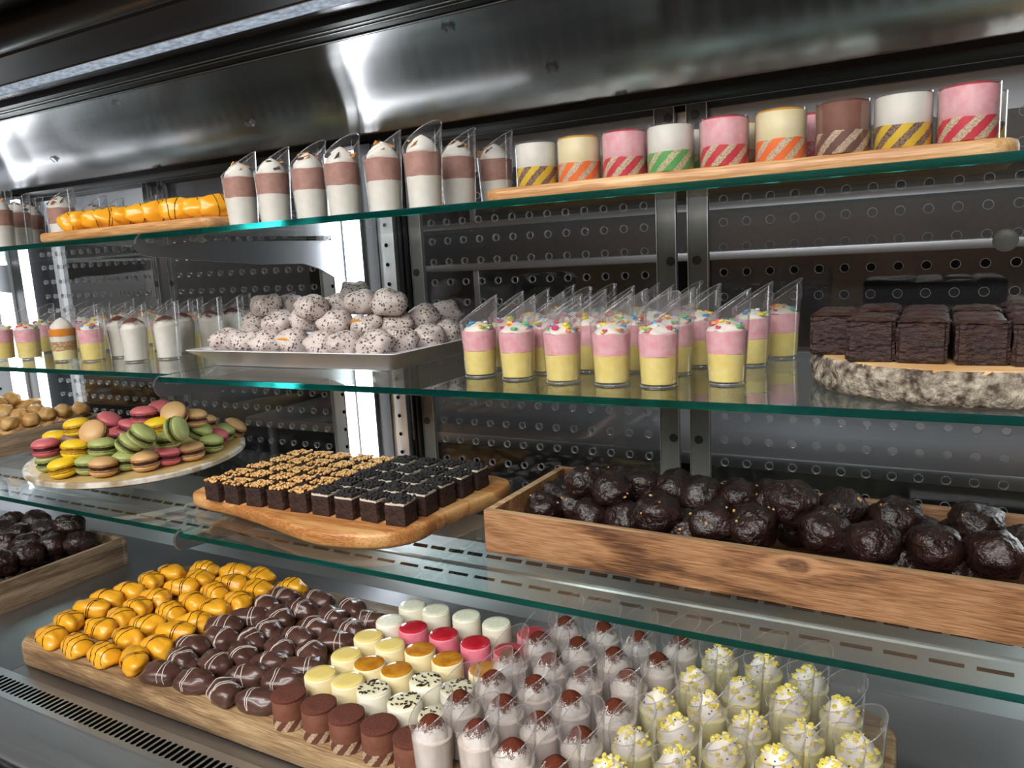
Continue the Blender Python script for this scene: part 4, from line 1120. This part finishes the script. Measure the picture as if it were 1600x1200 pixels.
def grid_labels(pts, what, gap, side, flip=False):
    """labels such as 'what, second row, third from the platter'"""
    info, nr = rows_of(pts, gap)
    out = []
    for i in range(len(pts)):
        r, c, n = info[i]
        if flip: c = n - 1 - c
        rw = 'front row' if r == 0 else ('back row' if r == nr - 1 and nr > 2 else ORD[r] + ' row')
        pos = 'next to ' + side if c == 0 else ORD[c] + ' from ' + side
        out.append('%s, %s, %s' % (what, rw, pos))
    return out

cups(P['pink'], S2, kit_pink, grid_labels(P['pink'], 'pink and yellow confetti cup', 0.045, 'the white platter'), 'pink confetti cups on the middle shelf')
lp = P['l_pink']
cups(lp, S2, kit_pink, ['pink and yellow confetti cup furthest along the middle shelf, front corner', 'pink and yellow confetti cup just beyond the orange jelly parfait', 'pink confetti cup half hidden at the far post, middle shelf',
                       'pink and yellow confetti cup between the parfait and the cocoa cups', 'pink confetti cup in the back behind the orange jelly parfait', 'pink confetti cup behind the front cocoa cream cups'], 'pink confetti cups at the far end')
cups(P['l_parfait'], S2, kit_parfait, ['layered parfait cup with bright orange jelly and biscuit crumble'], None, nv=1)
lc = P['l_cocoa']
order = sorted(range(len(lc)), key=lambda i: lc[i][1])
labs = [None] * len(lc)
for n_, i in enumerate(order):
    labs[i] = 'cocoa dusted white cream cup, %s counting back from the middle shelf front' % ORD[n_]
cups(lc, S2, kit_cocoa, labs, 'cocoa cream cups on the middle shelf')
lo = P['l_orange']
cups(lo, S2, kit_orange, ['cream cup with orange confetti beside the far light post', 'cream cup with orange confetti behind the pink cup row', 'cream cup with orange confetti in the farthest back row', 'cream cup with orange confetti amid the cocoa dusted cups'], 'orange confetti cups on the middle shelf')
mo = P['mocha']
cups(mo, S1, kit_mocha, ['two layer chocolate mousse cup, %s from the yellow eclair board' % ORD[i] for i in range(6)] + ['chocolate mousse cup standing behind the end of the front row', 'chocolate mousse cup half hidden behind the striped cake board end'], 'chocolate mousse cups on the top shelf', emb=False)
ml = [(-1.412, 0.752), (-1.455, 0.806), (-1.507, 0.860), (-1.335, 0.815), (-1.449, 0.890), (-1.440, 0.945), (-1.472, 1.004), (-1.351, 1.005)]
cups(ml, S1, kit_mocha, ['chocolate mousse cup at the front far end of the top shelf', 'chocolate mousse cup second back at the far end of the top shelf', 'chocolate mousse cup third back at the far end of the top shelf', 'chocolate mousse cup right beside the end of the eclair board',
                        'chocolate mousse cup behind the first three far cups', 'chocolate mousse cup near the middle of the far top shelf', 'chocolate mousse cup near the glass doors at the far post', 'chocolate mousse cup rising behind the yellow eclairs'], 'chocolate mousse cups at the far end', emb=True)
cups(P['cocoa'], DT, kit_deck, grid_labels(P['cocoa'], 'cocoa topped meringue cup', 0.03, 'the mini cakes'), 'cocoa meringue cups on the long board', dirdeg=50)
cups(P['lemon'], DT, kit_lemon, grid_labels(P['lemon'], 'lemon zest meringue cup', 0.03, 'the cocoa cups'), 'lemon meringue cups on the long board', dirdeg=50)

# ------------------------------------------------------------------ mini eclairs
def eclair_fn(seed):
    rnd = random.Random(seed * 13 + 1)
    a, b, c = 0.0292 + 0.002 * rnd.random(), 0.0176 + 0.0012 * rnd.random(), 0.0150
    def fn(d, off=0.0):
        n_ = (abs(d.x) ** 2.5 + abs(d.y) ** 2.3 + abs(d.z) ** 2.3) ** (1 / 2.4)
        q_ = d / n_
        w = 1 + 0.22 * noise.noise(Vector((d.x * 1.5 + seed * 3.1, d.y * 1.3, d.z * 1.3 + seed))) + 0.07 * noise.noise(Vector((d.x * 4 + seed, d.y * 4, d.z * 4)))
        p_ = Vector((q_.x * a * w, q_.y * b * w, q_.z * c * w))
        p_ += d * off
        if p_.z < -0.0105: p_.z = -0.0105 - (p_.z + 0.0105) * 0.05
        return p_
    return fn
def eclair_kit(seed, body, stripe, ns):
    fn = eclair_fn(seed); rnd = random.Random(seed)
    bm_ = G().blob(fn, 28, 16).mesh('eclair', body, True, 80)
    st = []
    x = -0.35 + 0.2 * rnd.random()
    for k in range(ns):
        sl = 0.35 * (rnd.random() - 0.5)
        path = []
        for i in range(15):
            ph = math.radians(-15 + 210 * i / 14)
            xx = max(-0.8, min(0.8, x + sl * (i - 7) / 7))
            r_ = math.sqrt(1 - xx * xx)
            path.append(fn(Vector((xx, r_ * math.cos(ph), r_ * math.sin(ph))), 0.0002))
        st.append(G().tube(path, 0.00065, 6).mesh('icing_stripe', stripe))
        x += (0.12 if rnd.random() < 0.4 else 0.38)
    return bm_, st
def eclairs(pts, z, body, stripe, labels, group, jit, ns=(2, 2, 3, 2, 3, 2)):
    kits = [eclair_kit(s + (1 if body == 'mango' else 40), body, stripe, ns[s]) for s in range(6)]
    for i, p in enumerate(pts):
        me, st = kits[(i * 5 + i // 6) % 6]
        a = math.radians(random.uniform(-jit, jit)) + (PI if random.random() < 0.5 else 0)
        if len(p) > 2: a = math.radians(p[2])
        roll = p[3] if len(p) > 3 else 0
        e = ob('mini_eclair', me, None, (p[0], p[1], z + 0.0106 + 0.0072 * abs(math.sin(roll))), (roll, 0, a), labels[i], 'eclair', group, scale=(0.92, 0.84 + 0.1 * (i % 3 == 0), 0.84) if roll else None)
        for s_ in st: ob('icing_stripe', s_, e)
eclairs(P['eclair_y'], DT, 'mango', 'choc_stripe', grid_labels(P['eclair_y'], 'yellow glazed mini eclair', 0.026, 'the deck crate'), 'yellow mini eclairs on the long board', 24)
eclairs(P['eclair_b'], DT, 'choc_glaze', 'white_stripe', grid_labels(P['eclair_b'], 'chocolate glazed mini eclair', 0.026, 'the yellow eclairs'), 'chocolate mini eclairs on the long board', 30)
te = [(-1.222, 0.752), (-1.184, 0.748), (-1.147, 0.746), (-1.110, 0.744), (-1.066, 0.742), (-1.029, 0.740), (-0.992, 0.740), (-0.950, 0.742), (-0.912, 0.746), (-0.875, 0.742), (-0.870, 0.790)]
te = [(x, y + 0.016, 68 + 16 * math.sin(i * 2.1), 1.1 + 0.2 * math.sin(i * 1.3)) for i, (x, y) in enumerate(te)]
te[7] = (-0.950, 0.748, 35, 1.2); te[10] = (-0.885, 0.815, 100, 1.2)
eclairs(te, S1 + 0.0155, 'mango', 'choc_stripe', ['yellow glazed eclair on the top shelf board, %s from its far end' % ORD[i] for i in range(10)] + ['yellow glazed eclair lying behind the others on the top shelf board'], 'yellow eclairs on the top shelf', 0)

# ------------------------------------------------------------------ mini cakes on the long board
def cake_kit(key, body, band, top):
    R_ = 0.0205
    bodym = G().lathe([(R_ - 0.0004, 0.012), (R_, 0.014), (R_, 0.036), (R_ - 0.0005, 0.0375), (R_ - 0.0025, 0.0385)], 32).mesh('mini_cake', body, True, 50)
    bandm = G().lathe([(R_ - 0.001, 0), (R_ + 0.0002, 0.0008), (R_ + 0.0002, 0.0135), (R_ - 0.001, 0.0140)], 32).mesh('sponge_base', band, True, 50)
    kids = [('sponge_base', bandm, None)]
    if top == 'cocoa':
        def mod(r, z, a, i): return (r, z + 0.0007 * noise.noise(Vector((r * 300 * math.cos(a), r * 300 * math.sin(a), 3))))
        kids.append(('cocoa_dusting', G().lathe([(R_ + 0.0002, 0.0365), (R_ + 0.0003, 0.039), (R_ - 0.002, 0.0402), (0.012, 0.0402), (0.006, 0.0402), (0.001, 0.0402)], 28, mod=mod).mesh('cocoa_dusting', top), None))
    else:
        kids.append(('glaze', G().lathe([(R_ - 0.0016, 0.0380), (R_ - 0.0014, 0.0390), (R_ - 0.0024, 0.0396), (0.012, 0.0397), (0.002, 0.0397)], 32).mesh('glaze', top, True, 70), None))
    if key == 'sprinkle':
        rnd = random.Random(5); g = G()
        for i in range(26):
            a = rnd.random() * 6.28; rr = 0.017 * rnd.random() ** 0.4
            mt = Matrix.Translation((rr * math.cos(a), rr * math.sin(a), 0.0405)) @ Matrix.Rotation(rnd.random() * 6.28, 4, 'Z')
            g.box(-0.0018, 0.0018, -0.0007, 0.0007, -0.0005, 0.0007, 0, mt)
        kids.append(('sprinkles', g.mesh('sprinkles', 'sprinkle', False), 'stuff'))
    return bodym, kids
for key, body, band, top, what, side, flip in (('choc', 'cocoa_mousse', 'st_choc', 'cocoa', 'cocoa dusted round mini cake', 'the chocolate eclairs', False), ('yellow', 'cream_cake', 'st_plain', 'glaze_yellow', 'yellow glazed round mini cake', 'the chocolate eclairs', False),
                                         ('caramel', 'cream_cake', 'st_plain', 'glaze_caramel', 'caramel glazed round mini cake', 'the chocolate eclairs', False), ('sprinkle', 'white_mousse', 'st_plain', 'glaze_cream', 'white mini cake with chocolate sprinkles', 'the cocoa mini cakes', False),
                                         ('white', 'white_mousse', 'st_plain', 'glaze_white', 'plain white round mini cake', 'the chocolate eclairs', False), ('red', 'red_mousse', 'st_pink', 'glaze_red', 'red glazed round mini cake', 'the chocolate eclairs', False)):
    me, kids = cake_kit(key, body, band, top)
    pts = P['cake_' + key]
    o_ = sorted(range(len(pts)), key=lambda i: pts[i][0] + 0.3 * pts[i][1])
    for n_, i in enumerate(o_):
        lab = '%s on the long board, %s' % (what, ('closest to ' + side) if n_ == 0 else ORD[n_] + ' from ' + side)
        c = ob('mini_cake', me, None, (pts[i][0], pts[i][1], DT), (0, 0, random.uniform(0, 6.28)), lab, 'cake', '%ss on the long board' % what)
        for nm_, m_, kd in kids: ob(nm_, m_, c, kind=kd)

# ------------------------------------------------------------------ striped sponge cakes on the top shelf
RS, HS = 0.0246, 0.0475
def striped_kit(band, body, top, seed):
    def mod(r, z, a, i): return (r, z + (0.0016 * noise.noise(Vector((math.cos(a) * 1.5 + seed, math.sin(a) * 1.5, seed))) if i in (2,) else 0))
    bandm = G().lathe([(RS - 0.0006, 0), (RS, 0.0008), (RS, 0.0205), (RS - 0.002, 0.0208)], 40, mod=mod).mesh('striped_cake', band, True, 50)
    kids = [('mousse', G().lathe([(RS - 0.0012, 0.0185), (RS - 0.0004, 0.0195), (RS - 0.0004, HS - 0.001), (RS - 0.0015, HS)], 40).mesh('mousse', body, True, 50))]
    if top:
        def mod2(r, z, a, i): return (r, z + 0.0012 * noise.noise(Vector((math.cos(a) * 1.3, math.sin(a) * 1.3, seed))))
        kids.append(('top_glaze', G().lathe([(RS - 0.0008, HS - 0.0008), (RS - 0.0006, HS + 0.0006), (RS - 0.003, HS + 0.0018), (0.010, HS + 0.0022), (0.001, HS + 0.0022)], 40, mod=mod2).mesh('top_glaze', top, True, 60)))
    return bandm, kids
SLEEVE = G().lathe([(RS + 0.0006, 0.0002), (RS + 0.0006, 0.0490), (RS + 0.0003, 0.0490), (RS + 0.0003, 0.0002)], 40, cap0=False, cap1=False).mesh('clear_sleeve', 'cup')
SK = dict(yellow=striped_kit('st_yellow', 'vanilla', None, 1), orange=striped_kit('st_orange', 'cream_cake', 'mango', 2), red=striped_kit('st_red', 'pink', 'glaze_red', 3), green=striped_kit('st_green', 'vanilla', None, 4),
          choc=striped_kit('st_choc', 'cocoa_mousse', 'cocoa', 5), plum=striped_kit('st_pink', 'pink', 'glaze_red', 6))
sx = [(-0.4145, 'yellow', 'white cake with yellow and cocoa striped base at the mousse cup end'), (-0.3605, 'orange', 'cream cake with orange striped base between yellow and red striped ones'), (-0.3060, 'red', 'pink cake with red striped base beside the green striped cake'),
      (-0.2530, 'green', 'white cake with green striped base on the top shelf board'), (-0.1960, 'red', 'pink cake with red striped base just past the green striped cake gap'), (-0.1400, 'orange', 'cream cake with orange striped base next to the brown cake'),
      (-0.0825, 'choc', 'brown cocoa cake with chocolate striped base on the top shelf'), (-0.0310, 'yellow', 'white cake with yellow striped base between brown and pink cakes'), (0.0215, 'red', 'pink cake with red striped base at the near end of the board')]
def striped(x, y, k, lab):
    me, kids = SK[k]
    c = ob('striped_cake', me, None, (x, y, 0.080), (0, 0, random.uniform(0, 6.28)), lab, 'cake', 'striped sponge cakes on the top shelf')
    for nm_, m_ in kids: ob(nm_, m_, c)
    ob('clear_sleeve', SLEEVE, c)
for x, k, lab in sx: striped(x, 0.829 + random.uniform(-0.002, 0.002), k, lab)
for x, k, lab in ((-0.247, 'green', 'striped cake of the second row seen behind the green one'), (-0.191, 'orange', 'striped cake of the second row behind the second pink one'), (-0.118, 'plum', 'plum pink cake of the second row, behind the brown cocoa cake'), (0.030, 'yellow', 'white cake of the second row, behind the near end pink cake')):
    striped(x, 0.886, k, lab)

# ------------------------------------------------------------------ speckled puffs, chocolate balls, choux puffs
def lump(seed, rx, ry, rz, amp, freq=1.6, nu=26, nv=16, mat='dark_ball', name='ball', fine=0.3, flat=-0.8):
    def fn(d):
        w = 1 + amp * noise.noise(Vector((d.x * freq + seed * 5.3, d.y * freq - seed, d.z * freq + 2.2 * seed))) + amp * fine * noise.noise(Vector((d.x * freq * 3 + seed, d.y * freq * 3, d.z * freq * 3)))
        p_ = Vector((d.x * rx * w, d.y * ry * w, d.z * rz * w))
        if p_.z < flat * rz: p_.z = flat * rz + (p_.z - flat * rz) * 0.1
        return p_
    return G().blob(fn, nu, nv).mesh(name, mat, True, 80), fn
sp = [lump(s, 0.0262, 0.0250, 0.0200, 0.26, 1.5, mat='speckled', name='speckled_puff') for s in range(6)]
spl = []
for s in range(2):
    fn = sp[s][1]; g = G()
    path = [fn(Vector((math.cos(a), math.sin(a), 0.25 + 0.15 * math.sin(3 * a))).normalized()) * 1.0 for a in [(-2.0 + 0.1 * k) for k in range(10)]]
    g.tube(path, [0.0006, 0.0014, 0.002, 0.0022, 0.0024, 0.0022, 0.002, 0.0016, 0.001, 0.0005], 6)
    spl.append(g.mesh('golden_filling', 'filling'))
pts = [tuple(p) for p in P['speckled']]; pts[10] = (-0.978, 0.888, -0.108)
lay = lambda z, a, b: 0 if z < a else (1 if z < b else 2)
def heap_labels(pts, what, a, b, names, side):
    cnt = {}; out = [None] * len(pts)
    for i in sorted(range(len(pts)), key=lambda i: pts[i][0]):
        l = lay(pts[i][2], a, b); n_ = cnt.get(l, 0); cnt[l] = n_ + 1
        out[i] = '%s, %s, %s from %s' % (what, names[l], ORD[n_], side)
    return out
labs = heap_labels(pts, 'speckled cream puff', -0.1, -0.068, ['bottom layer', 'middle layer', 'top layer'], 'the cocoa cups')
labs[25] = 'speckled cream puff crowning the heap in front of the light post'
for i, p in enumerate(pts):
    v = i % 6
    if i in (3, 4): v = 0
    if i == 15: v = 1
    o_ = ob('speckled_puff', sp[v][0], None, p, (random.uniform(-.2, .2), random.uniform(-.2, .2), 0 if i in (3, 4, 15) else random.uniform(0, 6.28)), labs[i], 'cream puff', 'speckled puffs on the white platter')
    if i in (3, 15): ob('golden_filling', spl[v], o_, label='strip of golden filling showing through the coating')
db = [lump(s + 20, 0.0290, 0.0275, 0.0252, 0.20, 1.5, 30, 20, fine=0.45) for s in range(7)]
def crumbs(fn, seed):
    rnd = random.Random(seed); g = G()
    for i in range(5):
        d = Vector((rnd.uniform(-1, 1), rnd.uniform(-1, 1), rnd.uniform(0.0, 1))).normalized()
        p_ = fn(d); s_ = 0.0009 + 0.0008 * rnd.random()
        g.box(-s_, s_, -s_, s_, -s_ * .6, s_ * .6, 0, Matrix.Translation(p_) @ Matrix.Rotation(rnd.random() * 3, 4, 'X') @ Matrix.Rotation(rnd.random() * 3, 4, 'Z'))
    return g.mesh('nut_crumbs', 'nut', False)
dc = [crumbs(f, i) for i, (m_, f) in enumerate(db)]
def balls(pts, labels, group, crumb):
    for i, p in enumerate(pts):
        v = (i * 3) % 7
        o_ = ob('chocolate_ball', db[v][0], None, p, (random.uniform(-.3, .3), random.uniform(-.3, .3), random.uniform(0, 6.28)), labels[i], 'chocolate ball', group)
        if crumb and i % 2 == 0: ob('nut_crumbs', dc[v], o_, kind='stuff')
pts = [tuple(p) for p in P['crate_balls']] + [(-0.238, 0.912, -0.346), (-0.310, 0.925, -0.346), (-0.135, 0.940, -0.347), (0.00, 0.912, -0.347)]
pts = [(max(x, -0.4575), max(min(y, 0.972 - 0.03 * (x + 0.5)), 0.848 - 0.03 * (x + 0.5)), max(z, -0.344)) for x, y, z in pts]
balls(pts, heap_labels(pts, 'dark chocolate ball in the long crate', -0.335, -0.30, ['low layer', 'upper layer', 'crowning the heap'], 'the brownie board'), 'chocolate balls in the long crate', True)
pts = P['deck_balls']
balls(pts, heap_labels(pts, 'dark chocolate ball in the deck crate', -0.53, -0.495, ['low layer', 'upper layer', 'top'], 'the far end'), 'chocolate balls in the deck crate', False)
pf = [lump(s + 50, 0.0205, 0.0195, 0.0175, 0.20, 1.8, 22, 14, mat='puff', name='pastry_puff') for s in range(5)]
pts = [tuple(p) for p in P['puffs']]
pts = [(x, min(y, 1.098), z) for x, y, z in pts] + [(-2.105 + 0.0405 * i + 0.006 * (j % 2), 0.912 + 0.046 * j, S3 + 0.0235) for j in range(5) for i in range(7)]
def puff_label(i, n_):
    if i >= 14: return 'pastry puff of the bottom layer in the shelf crate, %s row, %s along' % (ORD[(i - 14) // 7], ORD[(i - 14) % 7])
    return 'golden brown pastry puff on top in the shelf crate, %s from the crate front' % ORD[n_]
o_ = sorted(range(14), key=lambda i: pts[i][1]) + list(range(14, len(pts)))
for n_, i in enumerate(o_):
    ob('pastry_puff', pf[i % 5][0], None, pts[i], (random.uniform(-.5, .5), random.uniform(-.5, .5), random.uniform(0, 6.28)), puff_label(i, n_), 'pastry puff', 'pastry puffs in the shelf crate')

# ------------------------------------------------------------------ macarons
def shell_mesh(k):
    prof = [(0.0010, 0.0158), (0.008, 0.0155), (0.014, 0.0145), (0.019, 0.0122), (0.0222, 0.0094), (0.0232, 0.0070), (0.0230, 0.0054), (0.0205, 0.0050)]
    return G().lathe(prof[::-1], 32).mesh('shell', 'shell_' + k, True, 80)
def foot_mesh(k):
    def mod(r, z, a, i):
        if i in (1, 2): r = r + 0.0018 * noise.noise(Vector((math.cos(a) * 14, math.sin(a) * 14, i * 2.0))) 
        return (r, z + (0.0005 * noise.noise(Vector((math.cos(a) * 12, math.sin(a) * 12, 5))) if i == 0 else 0))
    return G().lathe([(0.0205, 0.0024), (0.0236, 0.0026), (0.0242, 0.0046), (0.0222, 0.0056)], 48, mod=mod).mesh('foot', 'foot_' + k, True, 80)
SH = {k: (shell_mesh(k), foot_mesh(k), G().lathe([(0.0200, -0.0028), (0.0208, -0.001), (0.0208, 0.001), (0.0200, 0.0028)], 28).mesh('macaron', 'fill_' + k)) for k in 'ygtpb'}
CN = dict(y='yellow', g='green', t='tan', p='pink', b='brown')
cnt = {}
mac = P['macarons']
for i in sorted(range(len(mac)), key=lambda i: (mac[i][3], mac[i][1])):
    k, x, y, z, tl = mac[i]
    l = 0 if z < -0.315 else (1 if z < -0.29 else 2)
    n_ = cnt.get((k, l), 0); cnt[(k, l)] = n_ + 1
    lab = '%s macaron, %s of the heap, %s %s one from the pastry crate' % (CN[k], ['bottom layer', 'middle layer', 'top layer'][l], ORD[n_], CN[k])
    # tilt towards / away from the customer
    rot = Matrix.Rotation(math.radians(-29), 3, 'Z') @ Matrix.Rotation(-abs(tl) if tl < 0 else 0, 3, 'X').transposed() @ Matrix.Rotation(tl if tl > 0 else 0, 3, 'Y')
    if tl < 0: rot = Matrix.Rotation(math.radians(29), 3, 'Z') @ Matrix.Rotation(-tl, 3, 'X')
    elif tl > 0: rot = Matrix.Rotation(math.radians(29), 3, 'Z') @ Matrix.Rotation(tl, 3, 'Y')
    rot = rot @ Matrix.Rotation(random.uniform(-0.12, 0.12), 3, 'X')
    m_ = ob('macaron', SH[k][2], None, (x, y, z + 0.0015), rot.to_euler(), lab, 'macaron', 'macarons on the oval plate', scale=(1, 1, 1.1))
    for s_ in (0, PI):
        sh = ob('shell', SH[k][0], m_, rot=(s_, 0, random.uniform(0, 6)))
        ob('foot', SH[k][1], sh)

# ------------------------------------------------------------------ brownie cubes
def cube_mesh(name, mat, sx, sy, sz, seed, amp, n=7, edge=0.002, freq=120):
    bm = bmesh.new()
    bmesh.ops.create_cube(bm, size=1)
    bmesh.ops.subdivide_edges(bm, edges=bm.edges[:], cuts=n, use_grid_fill=True)
    for v in bm.verts:
        c = v.co
        q_ = Vector((c.x * sx, c.y * sy, (c.z + 0.5) * sz))
        # soften edges
        ex = [abs(c.x) > 0.499, abs(c.y) > 0.499, abs(c.z) > 0.499]
        if sum(ex) >= 2:
            q_ -= Vector((math.copysign(edge, c.x) if ex[0] else 0, math.copysign(edge, c.y) if ex[1] else 0, math.copysign(edge, c.z) if ex[2] and c.z > 0 else 0)) * 0.5
        dn = Vector((c.x * ex[0], c.y * ex[1], c.z * ex[2]))
        if c.z > -0.49:
            q_ += dn.normalized() * amp * (noise.noise(q_ * freq + Vector((seed * 3, 0, 0))) + 0.6 * noise.noise(q_ * freq * 2.5))
        v.co = q_
    me = bpy.data.meshes.new(name); bm.to_mesh(me); bm.free()
    me.materials.append(M[mat])
    me.polygons.foreach_set('use_smooth', [True] * len(me.polygons)); me.set_sharp_from_angle(angle=math.radians(45))
    return me
BS, BH = 0.0335, 0.0295
bc = [cube_mesh('brownie', 'brownie', BS, BS, BH, s, 0.0009) for s in range(4)]
def topping(name, mat, n, size, zt, seed, half):
    rnd = random.Random(seed); g = G()
    for i in range(n):
        x, y = rnd.uniform(-half, half), rnd.uniform(-half, half)
        s_ = size * rnd.uniform(0.6, 1.3); h = zt + rnd.uniform(-0.0008, 0.0042) * (1.25 - max(abs(x), abs(y)) / half)
        mt = Matrix.Translation((x, y, h)) @ Matrix.Rotation(rnd.random() * 6, 4, 'Z') @ Matrix.Rotation(rnd.uniform(-.6, .6), 4, 'X')
        sc_ = Vector((s_ * rnd.uniform(0.8, 1.5), s_ * 0.8, s_ * rnd.uniform(0.6, 0.9)))
        g.blob(lambda d: mt @ Vector((d.x * sc_.x, d.y * sc_.y, d.z * sc_.z)), 6, 4)
    return g.mesh(name, mat, True, 80)
nt_ = [topping('nut_topping', 'caramel_nuts', 62, 0.0027, BH + 0.0016, s, BS / 2 - 0.0012) for s in range(4)]
ck = [topping('cookie_topping', 'cookie', 120, 0.0030, BH + 0.0048, s + 9, BS / 2 - 0.0008) for s in range(4)]
ic = cube_mesh('icing_layer', 'icing', BS - 0.001, BS - 0.001, 0.0042, 3, 0.0008, 5, 0.002, 160)
FL, FR, BR_, BL = Vector((-0.986, 0.792)), Vector((-0.634, 0.804)), Vector((-0.624, 0.980)), Vector((-0.978, 0.965))
for r in range(5):
    for c in range(9):
        u, v = c / 8, r / 4
        p = FL * (1 - u) * (1 - v) + FR * u * (1 - v) + BR_ * u * v + BL * (1 - u) * v
        p += Vector((random.uniform(-.0012, .0012), random.uniform(-.0012, .0012)))
        nut = c < 5
        rw = 'front row' if r == 0 else ('back row' if r == 4 else ORD[r] + ' row')
        if nut: lab = 'caramel nut brownie cube, %s, %s' % (rw, 'next to the macarons' if c == 0 else ORD[c] + ' from the macarons')
        else: lab = 'cookie crumb brownie cube, %s, %s' % (rw, 'next to the long crate' if c == 8 else ORD[8 - c] + ' from the long crate')
        b = ob('brownie_cube', bc[(r * 9 + c) % 4], None, (p.x, p.y, S3 + 0.024), (0, 0, random.uniform(-.1, .1)), lab, 'brownie', 'caramel nut brownies on the honey board' if nut else 'cookie brownies on the honey board')
        if nut: ob('nut_topping', nt_[(r + c) % 4], b, kind='stuff')
        else:
            ob('icing_layer', ic, b, (0, 0, BH - 0.0006)); ob('cookie_topping', ck[(r + c) % 4], b, kind='stuff')

# big fudge brownies on the log slice
FS, FH = 0.0405, 0.040
fb = [cube_mesh('big_brownie', 'fudge', FS, FS, FH, s + 30, 0.0019, 12, 0.005, 75) for s in range(4)]
def crust(seed):
    g = G(); n = 9
    for j in range(n + 1):
        for i in range(n + 1):
            x, y = (i / n - 0.5) * (FS - 0.001), (j / n - 0.5) * (FS - 0.001)
            e = min(i, n - i, j, n - j)
            g.v.append((x, y, FH + 0.0006 + (0.0014 if e > 1 else (0.0006 if e > 0 else -0.0022)) + 0.0018 * noise.noise(Vector((x * 120, y * 120, seed)))))
    for j in range(n):
        for i in range(n):
            o = j * (n + 1) + i
            g.face((o, o + 1, o + n + 2, o + n + 1))
    return g.mesh('crust', 'fudge_top', True, 70)
fc = [crust(s) for s in range(3)]
k_ = 0
for r in range(4):
    n_ = 0
    for c in range(-1, 4):
        x, y = -0.0500 + c * 0.0432, 0.7770 + r * 0.0440 - (0.004 * c if r == 0 else 0)
        if r == 0 and c == -1: continue
        if r == 3 and c == -1: continue
        if r == 0: y = 0.7770 - 0.0045 * max(c, 0)
        if c == -1: x = -0.087
        rw = 'front row' if r == 0 else ('back row' if r == 3 else ORD[r] + ' row')
        lab = 'big fudge brownie square on the log slice, %s, %s' % (rw, 'next to the confetti cups' if n_ == 0 else ORD[n_] + ' from the confetti cups')
        n_ += 1
        b = ob('fudge_brownie', fb[k_ % 4], None, (x, y, S2 + 0.0322), (0, 0, random.uniform(-.07, .07)), lab, 'brownie', 'fudge brownies on the log slice', scale=(1, 1, random.uniform(0.9, 1.02)))
        ob('crust', fc[k_ % 3], b, rot=(0, 0, PI / 2 * (k_ % 4)))
        k_ += 1
